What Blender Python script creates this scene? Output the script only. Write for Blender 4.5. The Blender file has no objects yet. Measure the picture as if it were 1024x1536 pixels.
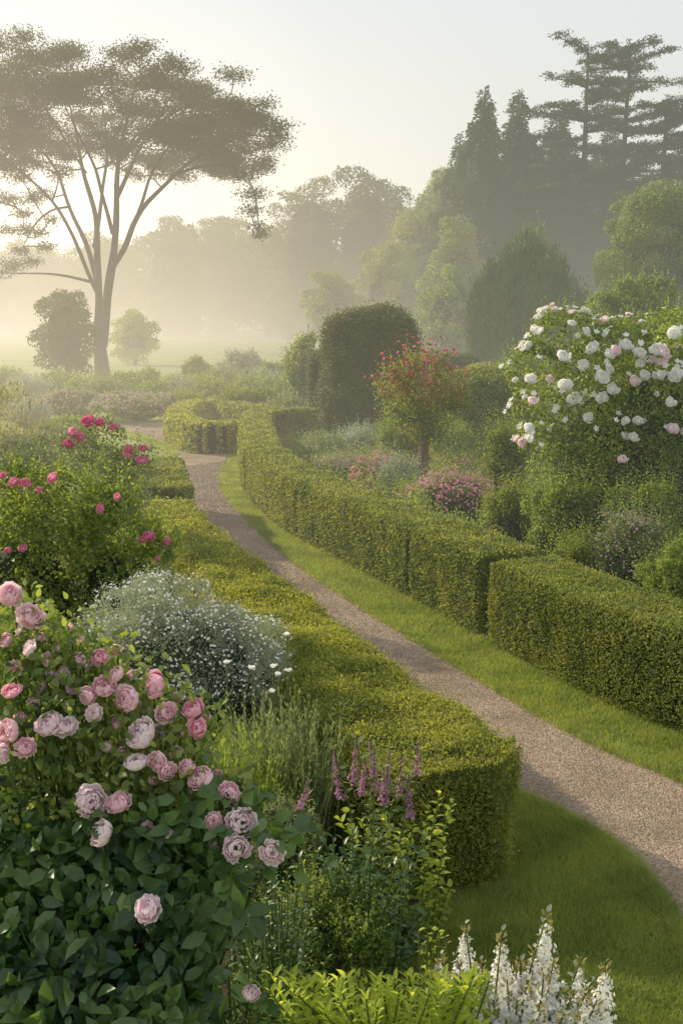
import bpy, math, random
import numpy as np
from mathutils import Vector, Quaternion
rs=np.random.default_rng(7); random.seed(7)
col=bpy.context.scene.collection
F=1647.0; H=3.0; PITCH=math.atan(288/F)
cp,sp=math.cos(PITCH),math.sin(PITCH)
def ray(px,py):
    dx=(px-512)/F; dy=(768-py)/F
    return (dx, cp+dy*sp, -sp+dy*cp)
def G(px,py,z=0.0):
    d=ray(px,py); t=(z-H)/d[2]; return (d[0]*t,d[1]*t)
def P(px,py,Y):
    d=ray(px,py); t=Y/d[1]; return np.array([d[0]*t,Y,H+d[2]*t])
def ss(a,b,x):
    t=np.clip((x-a)/(b-a),0,1); return t*t*(3-2*t)
def gh(x,y):   # ground height: level garden, rising to a bank beneath the viewpoint
    return 1.15*ss(4.1,1.6,np.asarray(y,float))
# ---------------------------------------------------------------- mesh helpers
def build(name,parts,mats,parent=None,smooth=False,origin=None):
    Vs=[];Ls=[];St=[];Tt=[];Mi=[];vo=0;lo=0
    for V,Fc,mi in parts:
        V=np.asarray(V,float).reshape(-1,3); Fc=np.asarray(Fc,int)
        if len(Fc)==0: continue
        k=Fc.shape[1]; Vs.append(V); Ls.append((Fc+vo).ravel()); n=len(Fc)
        St.append(lo+np.arange(n)*k); Tt.append(np.full(n,k)); Mi.append(np.full(n,mi))
        vo+=len(V); lo+=n*k
    V=np.concatenate(Vs)
    if origin is None and parent is not None: origin=abs_loc(parent)
    if origin is not None: V=V-np.array(origin)
    L=np.concatenate(Ls); S=np.concatenate(St); T=np.concatenate(Tt); Mx=np.concatenate(Mi)
    me=bpy.data.meshes.new(name)
    me.vertices.add(len(V)); me.vertices.foreach_set('co',V.astype(np.float32).ravel())
    me.loops.add(len(L)); me.loops.foreach_set('vertex_index',L.astype(np.int32))
    me.polygons.add(len(S)); me.polygons.foreach_set('loop_start',S.astype(np.int32))
    me.polygons.foreach_set('loop_total',T.astype(np.int32))
    me.polygons.foreach_set('material_index',Mx.astype(np.int32))
    me.polygons.foreach_set('use_smooth',np.full(len(S),bool(smooth)))
    me.update(calc_edges=True)
    for m in mats: me.materials.append(m)
    o=bpy.data.objects.new(name,me); col.objects.link(o)
    if parent is not None: o.parent=parent
    elif origin is not None: o.location=origin
    return o
def abs_loc(o):
    l=np.array(o.location)
    while o.parent: o=o.parent; l=l+np.array(o.location)
    return l
def thing(name,label,cat,loc,group=None):
    o=bpy.data.objects.new(name,None); col.objects.link(o); o.location=[float(v) for v in loc]
    o.empty_display_size=.1
    o['label']=label;o['category']=cat
    if group:o['group']=group
    return o
def tag(o,label=None,cat=None,group=None,kind=None):
    if label:o['label']=label
    if cat:o['category']=cat
    if group:o['group']=group
    if kind:o['kind']=kind
    return o
def nrm(v): return v/np.maximum(np.linalg.norm(v,axis=-1,keepdims=True),1e-9)
_K=rs.normal(size=(9,3)); _K=nrm(_K)*rs.uniform(.7,1.5,(9,1)); _PH=rs.uniform(0,6.28,9)
def nz(Pt,s):
    q=np.asarray(Pt)@(_K.T*s)+_PH
    return np.sin(q[...,0:3]+np.sin(q[...,3:6])*1.3).sum(-1)/3*.7+np.sin(q[...,6:9]*1.7).sum(-1)/3*.3
def rdir(n):
    return nrm(rs.normal(size=(n,3)))
def expo(s,n,cap=2.5): return np.minimum(rs.exponential(s,n),s*cap)
T_QUAD=(np.array([(0,0,0),(.5,.5,0),(1,0,0),(.5,-.5,0)],float),np.array([(0,1,2,3)]))
T_LEAF=(np.array([(0,0,0),(.5,.5,.07),(1,0,-.06),(.5,-.5,.07)],float),np.array([(0,1,2),(0,2,3)]))
T_FINE=(np.array([(0,0,0),(.33,0,-.01),(.7,0,-.04),(1,0,-.14),(.3,.46,.07),(.68,.38,.03),(.3,-.46,.07),(.68,-.38,.03)],float),
        np.array([(0,1,4),(1,5,4),(1,2,5),(2,3,5),(0,6,1),(1,6,7),(1,7,2),(2,7,3)]))
_a=[i*math.pi/5 for i in range(10)]
T_STAR=(np.array([(0,0,0)]+[((.5 if i%2==0 else .3)*math.cos(a),(.5 if i%2==0 else .3)*math.sin(a),.14 if i%2==0 else .02) for i,a in enumerate(_a)],float),
        np.array([(0,(2*i-1)%10+1,2*i+1,(2*i+1)%10+1) for i in range(5)]))
def leafgeo(Pt,A,N,L,W,tmpl=T_QUAD):
    n=len(Pt); A=nrm(A); S=nrm(np.cross(N,A)); N2=np.cross(A,S)
    tv,tf=tmpl; L=np.broadcast_to(np.asarray(L,float),(n,)); W=np.broadcast_to(np.asarray(W,float),(n,))
    V=Pt[:,None,:]+A[:,None,:]*(tv[None,:,0,None]*L[:,None,None])+S[:,None,:]*(tv[None,:,1,None]*W[:,None,None])+N2[:,None,:]*(tv[None,:,2,None]*L[:,None,None])
    k=len(tv); Fc=(tf[None]+(np.arange(n)*k)[:,None,None]).reshape(-1,tf.shape[1])
    return V.reshape(-1,3),Fc
def scatter_leaves(Pt,N,L,asp=.6,rand=.8,tmpl=T_QUAD,up=0.0,var=.3):
    n=len(Pt); nn=nrm(N+rdir(n)*rand); A=np.cross(nn,rdir(n))+np.array([0,0,up])
    l=L*rs.uniform(1-var,1+var,n)
    return leafgeo(Pt,A,nn,l,l*asp,tmpl)
def tube(pts,rad,sides=7):
    pts=np.asarray(pts,float);n=len(pts); rad=np.broadcast_to(np.asarray(rad,float),(n,))
    T=nrm(np.gradient(pts,axis=0)); ref=np.array([.3,.9,.1]); U=nrm(np.cross(T,ref)); W=np.cross(T,U)
    a=np.linspace(0,2*np.pi,sides,endpoint=False)
    V=pts[:,None]+rad[:,None,None]*(np.cos(a)[None,:,None]*U[:,None]+np.sin(a)[None,:,None]*W[:,None])
    i=np.arange(n-1)[:,None]*sides; j=np.arange(sides)[None]
    Fc=np.stack([i+j,i+(j+1)%sides,i+sides+(j+1)%sides,i+sides+j],-1).reshape(-1,4)
    return V.reshape(-1,3),Fc
def smoothline(pts,step):
    pts=np.asarray(pts,float)
    p=np.vstack([2*pts[0]-pts[1],pts,2*pts[-1]-pts[-2]]); out=[]
    for i in range(1,len(p)-2):
        t=np.linspace(0,1,12,endpoint=False)[:,None]
        a,b,c,d=p[i-1],p[i],p[i+1],p[i+2]
        out.append(.5*((2*b)+(-a+c)*t+(2*a-5*b+4*c-d)*t*t+(-a+3*b-3*c+d)*t**3))
    out=np.vstack(out+[pts[-1:]])
    s=np.r_[0,np.cumsum(np.linalg.norm(np.diff(out,axis=0),axis=1))]
    m=max(3,int(s[-1]/step)+1) if step>0 else int(-step)
    q=np.linspace(0,s[-1],m)
    return np.stack([np.interp(q,s,out[:,k]) for k in range(out.shape[1])],1)
def ico(c,r,sub=2,bump=.1):
    import bmesh
    bm=bmesh.new(); bmesh.ops.create_icosphere(bm,subdivisions=sub,radius=1)
    V=np.array([v.co[:] for v in bm.verts]); Fc=np.array([[v.index for v in f.verts] for f in bm.faces]); bm.free()
    V=V*(1+bump*nz(V*2.0,2)[:,None])
    return V*np.array(r)+np.array(c),Fc
# ---------------------------------------------------------------- materials
EL,AZ=math.radians(25),math.radians(-54)
GD=(math.sin(math.radians(-22))*math.cos(math.radians(7)),math.cos(math.radians(-22))*math.cos(math.radians(7)),math.sin(math.radians(7)))  # direction where the painted haze glow is brightest, apart from the sun lamp
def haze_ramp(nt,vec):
    """haze colour toward a direction, with the sun glow painted in"""
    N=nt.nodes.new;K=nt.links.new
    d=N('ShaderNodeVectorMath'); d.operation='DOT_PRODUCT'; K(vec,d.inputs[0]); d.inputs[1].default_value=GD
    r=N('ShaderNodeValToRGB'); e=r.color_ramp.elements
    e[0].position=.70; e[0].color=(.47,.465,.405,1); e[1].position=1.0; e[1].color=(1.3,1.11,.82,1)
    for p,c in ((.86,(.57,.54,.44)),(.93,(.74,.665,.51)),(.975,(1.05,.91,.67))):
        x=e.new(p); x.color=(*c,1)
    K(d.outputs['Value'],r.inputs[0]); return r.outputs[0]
hz=bpy.data.node_groups.new('painted_haze','ShaderNodeTree')  # haze painted into surfaces as emission, growing with distance from the viewpoint
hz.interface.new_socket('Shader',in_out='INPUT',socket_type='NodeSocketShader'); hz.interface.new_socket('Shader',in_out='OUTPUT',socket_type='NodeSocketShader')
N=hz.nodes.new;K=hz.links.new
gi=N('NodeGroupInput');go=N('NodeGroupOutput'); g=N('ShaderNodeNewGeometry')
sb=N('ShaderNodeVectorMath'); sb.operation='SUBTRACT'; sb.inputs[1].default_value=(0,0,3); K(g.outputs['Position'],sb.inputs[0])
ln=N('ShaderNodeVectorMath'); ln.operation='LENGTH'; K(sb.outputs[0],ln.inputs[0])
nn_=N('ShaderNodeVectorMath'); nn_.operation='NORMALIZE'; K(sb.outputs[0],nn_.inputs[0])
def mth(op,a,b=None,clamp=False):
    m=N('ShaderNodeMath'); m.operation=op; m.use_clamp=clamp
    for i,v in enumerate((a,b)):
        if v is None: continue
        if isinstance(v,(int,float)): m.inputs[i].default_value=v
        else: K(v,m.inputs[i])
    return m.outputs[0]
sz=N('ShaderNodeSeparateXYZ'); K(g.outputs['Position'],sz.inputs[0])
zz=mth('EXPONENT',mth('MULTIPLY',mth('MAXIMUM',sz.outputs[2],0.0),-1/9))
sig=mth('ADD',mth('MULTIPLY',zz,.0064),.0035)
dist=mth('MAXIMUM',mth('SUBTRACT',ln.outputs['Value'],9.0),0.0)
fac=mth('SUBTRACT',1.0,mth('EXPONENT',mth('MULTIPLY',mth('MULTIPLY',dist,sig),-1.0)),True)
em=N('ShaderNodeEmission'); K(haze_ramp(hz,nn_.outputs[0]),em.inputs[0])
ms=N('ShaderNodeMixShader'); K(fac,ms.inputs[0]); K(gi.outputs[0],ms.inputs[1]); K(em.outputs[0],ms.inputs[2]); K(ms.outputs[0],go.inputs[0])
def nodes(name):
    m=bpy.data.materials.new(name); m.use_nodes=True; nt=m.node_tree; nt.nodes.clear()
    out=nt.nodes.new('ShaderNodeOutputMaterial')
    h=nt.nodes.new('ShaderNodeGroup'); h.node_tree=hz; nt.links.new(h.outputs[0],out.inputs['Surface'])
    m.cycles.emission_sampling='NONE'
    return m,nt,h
def leaf_mat(name,dark,light,trans=.4,rough=.55,spec=.25,tcol=None,scale=2.5):
    m,nt,out=nodes(name); N=nt.nodes.new; K=nt.links.new
    g=N('ShaderNodeNewGeometry'); no=N('ShaderNodeTexNoise'); no.inputs['Scale'].default_value=scale; no.inputs['Detail'].default_value=2
    K(g.outputs['Position'],no.inputs['Vector'])
    ad=N('ShaderNodeMath'); ad.operation='MULTIPLY_ADD'; ad.inputs[1].default_value=1.5; ad.inputs[2].default_value=-.55
    K(no.outputs['Fac'],ad.inputs[0])
    a2=N('ShaderNodeMath'); a2.operation='MULTIPLY_ADD'; a2.inputs[1].default_value=.75; a2.use_clamp=True
    K(g.outputs['Random Per Island'],a2.inputs[0]); K(ad.outputs[0],a2.inputs[2])
    mx=N('ShaderNodeMix'); mx.data_type='RGBA'; mx.inputs['A'].default_value=(*dark,1); mx.inputs['B'].default_value=(*light,1)
    K(a2.outputs[0],mx.inputs['Factor'])
    p=N('ShaderNodeBsdfPrincipled'); p.inputs['Roughness'].default_value=rough; p.inputs['Specular IOR Level'].default_value=spec
    K(mx.outputs['Result'],p.inputs['Base Color'])
    t=N('ShaderNodeBsdfTranslucent'); tm=N('ShaderNodeMix'); tm.data_type='RGBA'; tm.blend_type='MULTIPLY'; tm.inputs['Factor'].default_value=1
    tm.inputs['B'].default_value=(*(tcol or (2.2,2.0,.8)),1); K(mx.outputs['Result'],tm.inputs['A']); K(tm.outputs['Result'],t.inputs['Color'])
    ms=N('ShaderNodeMixShader'); ms.inputs[0].default_value=trans; K(p.outputs[0],ms.inputs[1]); K(t.outputs[0],ms.inputs[2])
    K(ms.outputs[0],out.inputs[0]); return m
def ground_mat(name,cols,scale,bump=.3,bscale=60,rough=.9,vor=None,dist=.02):
    m,nt,out=nodes(name); N=nt.nodes.new; K=nt.links.new
    g=N('ShaderNodeNewGeometry'); no=N('ShaderNodeTexNoise'); no.inputs['Scale'].default_value=scale; no.inputs['Detail'].default_value=6
    K(g.outputs['Position'],no.inputs['Vector'])
    r=N('ShaderNodeValToRGB'); e=r.color_ramp.elements
    e[0].position=.3; e[0].color=(*cols[0],1); e[1].position=.7; e[1].color=(*cols[-1],1)
    for i,c in enumerate(cols[1:-1]):
        x=e.new(.3+.4*(i+1)/(len(cols)-1)); x.color=(*c,1)
    K(no.outputs['Fac'],r.inputs[0]); src=r.outputs[0]
    b=N('ShaderNodeBump'); b.inputs['Strength'].default_value=bump; b.inputs['Distance'].default_value=dist
    if vor:
        v=N('ShaderNodeTexVoronoi'); v.inputs['Scale'].default_value=vor; K(g.outputs['Position'],v.inputs['Vector'])
        mx=N('ShaderNodeMix'); mx.data_type='RGBA'; mx.blend_type='MULTIPLY'; mx.inputs['Factor'].default_value=.75
        r2=N('ShaderNodeValToRGB'); r2.color_ramp.elements[0].color=(.35,.33,.32,1); r2.color_ramp.elements[1].color=(1.5,1.45,1.4,1)
        sx=N('ShaderNodeSeparateColor'); K(v.outputs['Color'],sx.inputs[0]); K(sx.outputs[0],r2.inputs[0])
        K(src,mx.inputs['A']); K(r2.outputs[0],mx.inputs['B']); src=mx.outputs['Result']
        inv=N('ShaderNodeMath'); inv.operation='SUBTRACT'; inv.inputs[0].default_value=1; K(v.outputs['Distance'],inv.inputs[1]); K(inv.outputs[0],b.inputs['Height'])
    else:
        n2=N('ShaderNodeTexNoise'); n2.inputs['Scale'].default_value=bscale; n2.inputs['Detail'].default_value=4
        K(g.outputs['Position'],n2.inputs['Vector']); K(n2.outputs['Fac'],b.inputs['Height'])
    p=N('ShaderNodeBsdfPrincipled'); p.inputs['Roughness'].default_value=rough; p.inputs['Specular IOR Level'].default_value=.2
    K(src,p.inputs['Base Color']); K(b.outputs[0],p.inputs['Normal']); K(p.outputs[0],out.inputs[0]); return m
M={}
M['box']=leaf_mat('box_hedge_leaf',(.08,.12,.035),(.33,.35,.10),.42,tcol=(2.1,1.9,.75))
M['boxd']=leaf_mat('box_hedge_dark_leaf',(.065,.105,.04),(.26,.29,.10),.42,tcol=(2.1,1.9,.8))
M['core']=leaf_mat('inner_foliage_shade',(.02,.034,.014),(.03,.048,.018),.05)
M['green']=leaf_mat('mid_green_leaf',(.065,.12,.04),(.25,.31,.10),.45)
M['dark']=leaf_mat('dark_green_leaf',(.045,.08,.032),(.13,.185,.06),.38)
M['yew']=leaf_mat('yew_leaf',(.035,.06,.02),(.12,.14,.042),.35)
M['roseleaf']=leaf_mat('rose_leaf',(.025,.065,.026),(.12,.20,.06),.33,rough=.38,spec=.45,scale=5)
M['yell']=leaf_mat('yellow_green_leaf',(.17,.25,.04),(.44,.5,.09),.5)
M['silver']=leaf_mat('silver_green_leaf',(.2,.235,.16),(.46,.49,.38),.3,tcol=(1.3,1.3,1.0))
M['grey']=leaf_mat('grey_green_leaf',(.11,.155,.075),(.29,.33,.17),.4,tcol=(1.7,1.6,1.0))
M['straw']=leaf_mat('straw_seedhead',(.2,.19,.08),(.4,.36,.16),.4,tcol=(1.3,1.2,.9))
M['conif']=leaf_mat('conifer_needle',(.022,.042,.022),(.065,.095,.044),.2,scale=.3)
M['tree']=leaf_mat('tree_leaf',(.03,.05,.017),(.10,.13,.04),.38,scale=.35)
M['bigtree']=leaf_mat('spreading_tree_leaf',(.018,.032,.01),(.055,.075,.02),.3,scale=.5)
M['treel']=leaf_mat('light_tree_leaf',(.07,.12,.035),(.23,.27,.075),.42,scale=.5)
M['pink']=leaf_mat('pale_pink_petal',(.93,.66,.74),(.96,.8,.84),.45,rough=.8,spec=.05,tcol=(1.03,.93,.94))
M['pale']=leaf_mat('blush_petal',(.95,.78,.83),(.97,.88,.91),.45,rough=.8,spec=.05,tcol=(1.0,.97,.97))
M['rose']=leaf_mat('rose_pink_petal',(.91,.54,.66),(.94,.69,.77),.45,rough=.8,spec=.05,tcol=(1.04,.9,.93))
M['deep']=leaf_mat('deep_pink_petal',(.76,.28,.46),(.87,.46,.6),.4,rough=.7,spec=.1,tcol=(1.1,.85,.9))
M['mag']=leaf_mat('magenta_petal',(.68,.15,.34),(.85,.34,.52),.38,rough=.6,tcol=(1.1,.85,.9))
M['red']=leaf_mat('red_petal',(.46,.08,.09),(.62,.22,.18),.35,rough=.6,tcol=(1.1,.8,.8))
M['bronze']=leaf_mat('reddish_young_leaf',(.16,.09,.035),(.34,.2,.08),.42,tcol=(1.7,1.3,.8))
M['white']=leaf_mat('white_petal',(.9,.89,.87),(.96,.95,.94),.4,rough=.7,tcol=(1,1,.98))
M['purple']=leaf_mat('purple_floret',(.34,.15,.29),(.55,.32,.46),.35,rough=.6,tcol=(1.1,.9,1))
M['mauve']=leaf_mat('mauve_floret',(.48,.3,.35),(.68,.48,.52),.35,rough=.6,tcol=(1.1,.9,1))
M['grass']=leaf_mat('grass_blade',(.12,.17,.05),(.32,.36,.12),.42,scale=2.2,tcol=(2.1,2.0,.8))
M['bark']=ground_mat('tree_bark',[(.03,.024,.017),(.06,.047,.035),(.09,.07,.054)],5,.6,30)
M['bark2']=ground_mat('rose_trunk_bark',[(.1,.07,.045),(.17,.12,.08),(.22,.17,.12)],9,.6,40)
M['stem']=ground_mat('green_stem',[(.07,.1,.03),(.12,.16,.05)],9,.1,60)
M['gravel']=ground_mat('path_gravel',[(.26,.195,.14),(.35,.27,.20),(.43,.34,.26)],1.6,.9,60,vor=95,dist=.012)
M['pebble']=ground_mat('pebble_stone',[(.19,.145,.11),(.37,.29,.225),(.52,.43,.34)],55,.2,90)
M['soil']=ground_mat('dark_soil',[(.035,.027,.018),(.07,.052,.035)],8,.6,40)
M['field']=ground_mat('meadow_ground',[(.17,.22,.055),(.25,.30,.08),(.31,.35,.11)],.3,.5,8,dist=.1)
M['turf']=ground_mat('turf_ground',[(.07,.11,.03),(.12,.165,.05),(.16,.2,.06)],4,.6,90)
# ---------------------------------------------------------------- foliage
def lobes_points(lobes,n,shell=.3,low=-.55,cull=.72,stray=.12):
    lobes=np.asarray(lobes,float); c=lobes[:,:3]; r=lobes[:,3:6]
    w=(r.prod(1))**(2/3); w/=w.sum()
    k=rs.choice(len(lobes),n,p=w); d=rdir(n); bad=d[:,2]<low; d[bad,2]*=-1
    st=np.minimum(stray,.25*np.median(r.max(1))/r.max(1)[k])
    f=1-shell*rs.random(n)**1.6+(rs.random(n)<.16)*np.minimum(rs.exponential(1,n),2.0)*st
    Pt=c[k]+r[k]*d*f[:,None]; N=nrm(d/r[k])
    keep=np.ones(n,bool)
    if cull and len(lobes)<260:
        for i in range(len(lobes)):
            q=((Pt-c[i])/r[i]); ins=(q*q).sum(1)<cull*cull; keep&=~(ins&(k!=i))
    return Pt[keep],N[keep]
def mound_lobes(c,rx,ry,h,nl,lr=.38):
    c=np.array(c,float); L=[(c[0],c[1],c[2]+h*.4,rx*.72,ry*.72,h*.42)]
    for i in range(nl):
        a=rs.uniform(0,6.283); e=math.asin(rs.uniform(-.35,.98)); q=rs.uniform(.5,.86)
        r=lr*rs.uniform(.45,1.15)
        L.append((c[0]+rx*q*math.cos(a)*math.cos(e),c[1]+ry*q*math.sin(a)*math.cos(e),c[2]+h*.5+h*.5*q*math.sin(e),rx*r,ry*r,min(h*.5,rx)*r*1.05))
    return L
def foliage(lobes,n,L,asp=.6,rand=.8,tmpl=T_QUAD,shell=.3,up=0.,**kw):
    Pt,N=lobes_points(lobes,n,shell,**kw)
    return scatter_leaves(Pt,N,L,asp,rand,tmpl,up)+(0,)
def surf_pts(lobes,n,zmin=-9,front=True):
    Pt,N=lobes_points(lobes,n*8,.02,low=-.2,cull=.9,stray=.02)
    ok=Pt[:,2]>zmin
    if front: ok&=(N[:,1]<.35)|(N[:,2]>.5)
    Pt,N=Pt[ok],N[ok]; i=rs.permutation(len(Pt))[:n]; return Pt[i],N[i]
def sprigs(lob,n,Lf,asp,length,zmin,tmpl=T_QUAD,upw=.8,m=9):
    Pt,N=surf_pts(lob,n,zmin,False); n=len(Pt); D=nrm(N*.6+np.array([0,0,upw])+rdir(n)*.4); l=length*rs.uniform(.4,1.2,n)
    f=np.linspace(.0,1,m); bend=rdir(n)*.15
    Q=(Pt-N*.02)[:,None]+D[:,None]*(l[:,None]*f[None])[...,None]+bend[:,None]*(l[:,None]*f[None]**2)[...,None]
    A=D[:,None]*(.35+.5*f[None,:,None])+rs.normal(size=Q.shape)*.55; s=(1-.5*f)[None].repeat(n,0).ravel()*Lf*rs.uniform(.7,1.3,n*m)
    return leafgeo(Q.reshape(-1,3),A.reshape(-1,3),rdir(n*m)+np.array([0,-.3,.6]),s,s*asp,tmpl)+(0,)
def lodL(d,lmin): return max(lmin,.0029*d)
def shrub(name,label,cat,box,Y,mat='green',leaf=.03,asp=.6,cov=5.,nl=14,lr=.38,depth=.9,z0=None,flowers=None,group=None,tmpl=T_QUAD,up=.0,rand=.8,shell=.35,ex=None,exr=.16,spr=None,sprl=None,coref=.6,nmax=60000):
    px0,px1,pyt=box; a=P(px0,pyt,Y);b=P(px1,pyt,Y); x=(a[0]+b[0])/2; rx=(b[0]-a[0])/2; top=a[2]
    gz=float(gh(x,Y)); z0=gz if z0 is None else z0; h=top-z0
    t=thing(name,label,cat,(x,Y,gz),group)
    lob=mound_lobes((x,Y,z0),rx,rx*depth,h,nl,lr); Lf=lodL(Y,leaf)
    for q in (ex or []):
        p=P(q[0],q[1],Y-.25); r=exr*rs.uniform(.8,1.3); lob.append((*p,r,r,r*.9))
        p2=p*.65+np.array([x,Y,z0+h*.5])*.35; lob.append((*p2,r*1.3,r*1.3,r*1.3))
    area=rx*rx*depth*13+h*rx*2
    n=int(cov*area*.5/(Lf*Lf*asp)); n=min(n,nmax)
    parts=[foliage(lob,n,Lf,asp,rand,tmpl,shell,up)]
    ns=spr if spr is not None else int(min(500,60+area*25))
    if ns: parts.append(sprigs(lob,ns,Lf*1.05,asp,sprl or min(.35,.14*h+.08),z0+h*.35,tmpl))
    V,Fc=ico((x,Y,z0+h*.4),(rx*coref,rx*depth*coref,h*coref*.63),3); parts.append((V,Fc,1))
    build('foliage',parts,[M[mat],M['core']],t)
    st=[]
    for i in range(5):
        aa=rs.uniform(0,6.28)
        st.append(tube([(x,Y,gz-.02),(x+rx*.2*math.cos(aa),Y+rx*.2*math.sin(aa),gz+h*.3),(x+rx*.5*math.cos(aa),Y+rx*.5*math.sin(aa),gz+h*.6)],[.02*h,.014*h,.006*h],5)+(0,))
    build('stem',st,[M['bark']],t)
    if flowers: add_flowers(t,lob,Y,**flowers)
    return t,lob
STARM={}
def star_mesh(mat):
    if mat not in STARM:
        V=[];Fc=[]
        for k,(s,zz,an) in enumerate(((1,0,0),(.7,.1,.6))):
            q=T_STAR[0].copy(); c,s2=math.cos(an),math.sin(an)
            q=np.stack([(q[:,0]*c-q[:,1]*s2)*s,(q[:,0]*s2+q[:,1]*c)*s,q[:,2]*(1+k)+zz*.6],1); V.append(q); Fc.append(T_STAR[1]+11*k)
        o=build('proto',[(np.vstack(V),np.vstack(Fc),0)],[M[mat]]); me=o.data; bpy.data.objects.remove(o); STARM[mat]=me
    return STARM[mat]
def petals(R,rings,nu,nv,seed):
    """double rose: cupped petals, ruffled rims, loose irregular centre"""
    r=np.random.default_rng(seed); V=[];Fc=[];o=0; cupo=r.uniform(-.2,.25)
    for k in range(rings):
        f=(k+1)/rings; Rk=R*(.30+.70*f); npet=[5,7,8,8,8][k] if rings==5 else 5+k; topa=.32+(.98+cupo)*f**1.2
        for j in range(npet):
            a0=6.283*j/npet+k*.9+r.uniform(-.35,.35); wv=(3.14/npet)*r.uniform(1.05,1.6)
            ta=topa+r.uniform(-.32,.34)*(1 if k<rings-1 else .6); jr=r.uniform(.84,1.08); pts=[]; ph0=r.uniform(0,6); notch=r.uniform(.0,.22); off=r.normal(size=2)*.07*R*(1-f)
            for iv in range(nv+1):
                v=iv/nv; th=math.pi*.93-(math.pi*.93-ta)*v
                for iu in range(nu+1):
                    u=2*iu/nu-1; width=wv*math.sin(min(1,v*1.2+.2)*math.pi*.5)
                    th2=th+(.34*abs(u)**3+notch*math.exp(-(u*3.5)**2))*v
                    ph=a0+u*width; rr=Rk*jr*(1+.075*math.sin(5.5*u+ph0)*v*v+(.16*f*v**4)-.04*u*u)
                    zc=-.10*R*f+.04*R*math.sin(6*u+ph0*2)*v**3
                    pts.append((rr*math.sin(th2)*math.cos(ph)+off[0],rr*math.sin(th2)*math.sin(ph)+off[1],rr*math.cos(th2)*.8+zc))
            V+=pts
            for iv in range(nv):
                for iu in range(nu):
                    q=o+iv*(nu+1)+iu; Fc.append((q,q+1,q+nu+2,q+nu+1))
            o+=len(pts)
    return np.array(V),np.array(Fc)
BL={}
def bloom_mesh(mat,hi,seed):
    k=(mat,hi,seed)
    if k not in BL:
        V,Fc=petals(1.0,5 if hi else 3,8 if hi else 3,6 if hi else 3,seed)
        o=build('proto',[(V,Fc,0)],[M[mat]],smooth=True); BL[k]=o.data; bpy.data.objects.remove(o)
    return BL[k]
def put(mesh,name,t,p,s,axis=(0,0,1),sq=1):
    o=bpy.data.objects.new(name,mesh); col.objects.link(o); o.parent=t
    o.location=[float(v) for v in (np.array(p)-abs_loc(t))]; o.scale=(s,s*random.uniform(.88,1.08) if sq else s,s*random.uniform(.85,1.1) if sq else s)
    q=Vector([float(v) for v in axis]).to_track_quat('Z','Y'); o.rotation_mode='QUATERNION'
    o.rotation_quaternion=q@Quaternion((0,0,1),random.uniform(0,6.28)); return o
def add_flowers(t,lob,Y,mat='pink',n=20,d=.08,kind='star',zfrac=.3,stuff=0,off=.03,name='bloom',mats=None,clus=0,cj=.6):
    zt=max(l[2]+l[5] for l in lob); zmin=zt*zfrac
    Pt,N=surf_pts(lob,(n+stuff)*(3 if clus else 1),zmin)
    if clus: # flowers gather in uneven clusters
        kk=nz(Pt,clus)+rs.normal(size=len(Pt))*cj; i=np.argsort(-kk)[:n+stuff]; i=rs.permutation(i); Pt,N=Pt[i],N[i]
    offs=(off+expo(off*.8,len(Pt)))[:,None]
    Pt=Pt+nrm(N+np.array([0,0,.5]))*offs
    for i in range(min(n,len(Pt))):
        m=(mats or [mat])[i%len(mats or [mat])]; ax=nrm(N[i]+np.array([0,-.2,.5])+rs.normal(size=3)*.2)
        me=star_mesh(m) if kind=='star' else bloom_mesh(m,kind=='hi',i%3)
        put(me,name,t,Pt[i],d*rs.uniform(.6,1.25)*(1 if kind=='star' else .5),ax)
    if stuff and len(Pt)>n:
        Q=Pt[n:]; A=nrm(N[n:]+np.array([0,-.2,.6])+rdir(len(Q))*.4)
        X=np.cross(A,rdir(len(A)))
        V,Fc=leafgeo(Q,X,A,d*rs.uniform(.7,1.1,len(Q)),d,T_STAR)
        o=build(name+'_mass',[(V,Fc,0)],[M[mat]],t); o['kind']='stuff'
# ---------------------------------------------------------------- ground, path, lawns
def strip(name,A,B,z,mat,label,cols=6):
    A=np.asarray(A);B=np.asarray(B);n=len(A); f=np.linspace(0,1,cols+1)
    Q=A[:,None]*(1-f[None,:,None])+B[:,None]*f[None,:,None]
    Z=np.full(Q.shape[:2]+(1,),z)
    V=np.concatenate([Q,Z],-1).reshape(-1,3); i=np.arange(n-1)[:,None]*(cols+1); j=np.arange(cols)[None]
    Fc=np.stack([i+j,i+j+1,i+cols+2+j,i+cols+1+j],-1).reshape(-1,4)
    o=build(name,[(V,Fc,0)],[mat]); tag(o,label,None,kind='structure'); return Q
xs=np.r_[-2500,-800,-300,-100,-40,-20,np.arange(-12,12.1,.5),20,40,100,300,800,2500]
ys=np.r_[-60,-20,-5,np.arange(-2,12,.3),14,18,24,32,45,70,120,250,600,1500,4000]
X,Yy=np.meshgrid(xs,ys); Z=gh(X,Yy)
nx=len(xs); i=np.arange(len(ys)-1)[:,None]*nx; j=np.arange(nx-1)[None]
o=build('ground',[(np.stack([X,Yy,Z],-1).reshape(-1,3),np.stack([i+j,i+j+1,i+nx+j+1,i+nx+j],-1).reshape(-1,4),0)],[M['field']],smooth=True)
tag(o,'misty green ground and meadow beneath the garden',kind='structure')
HH=.66
HL=np.array([G(x,y,HH) for x,y in [(272,702),(285,738),(320,785),(385,838),(460,893),(545,955),(630,1015),(715,1072),(795,1138)]])
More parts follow.
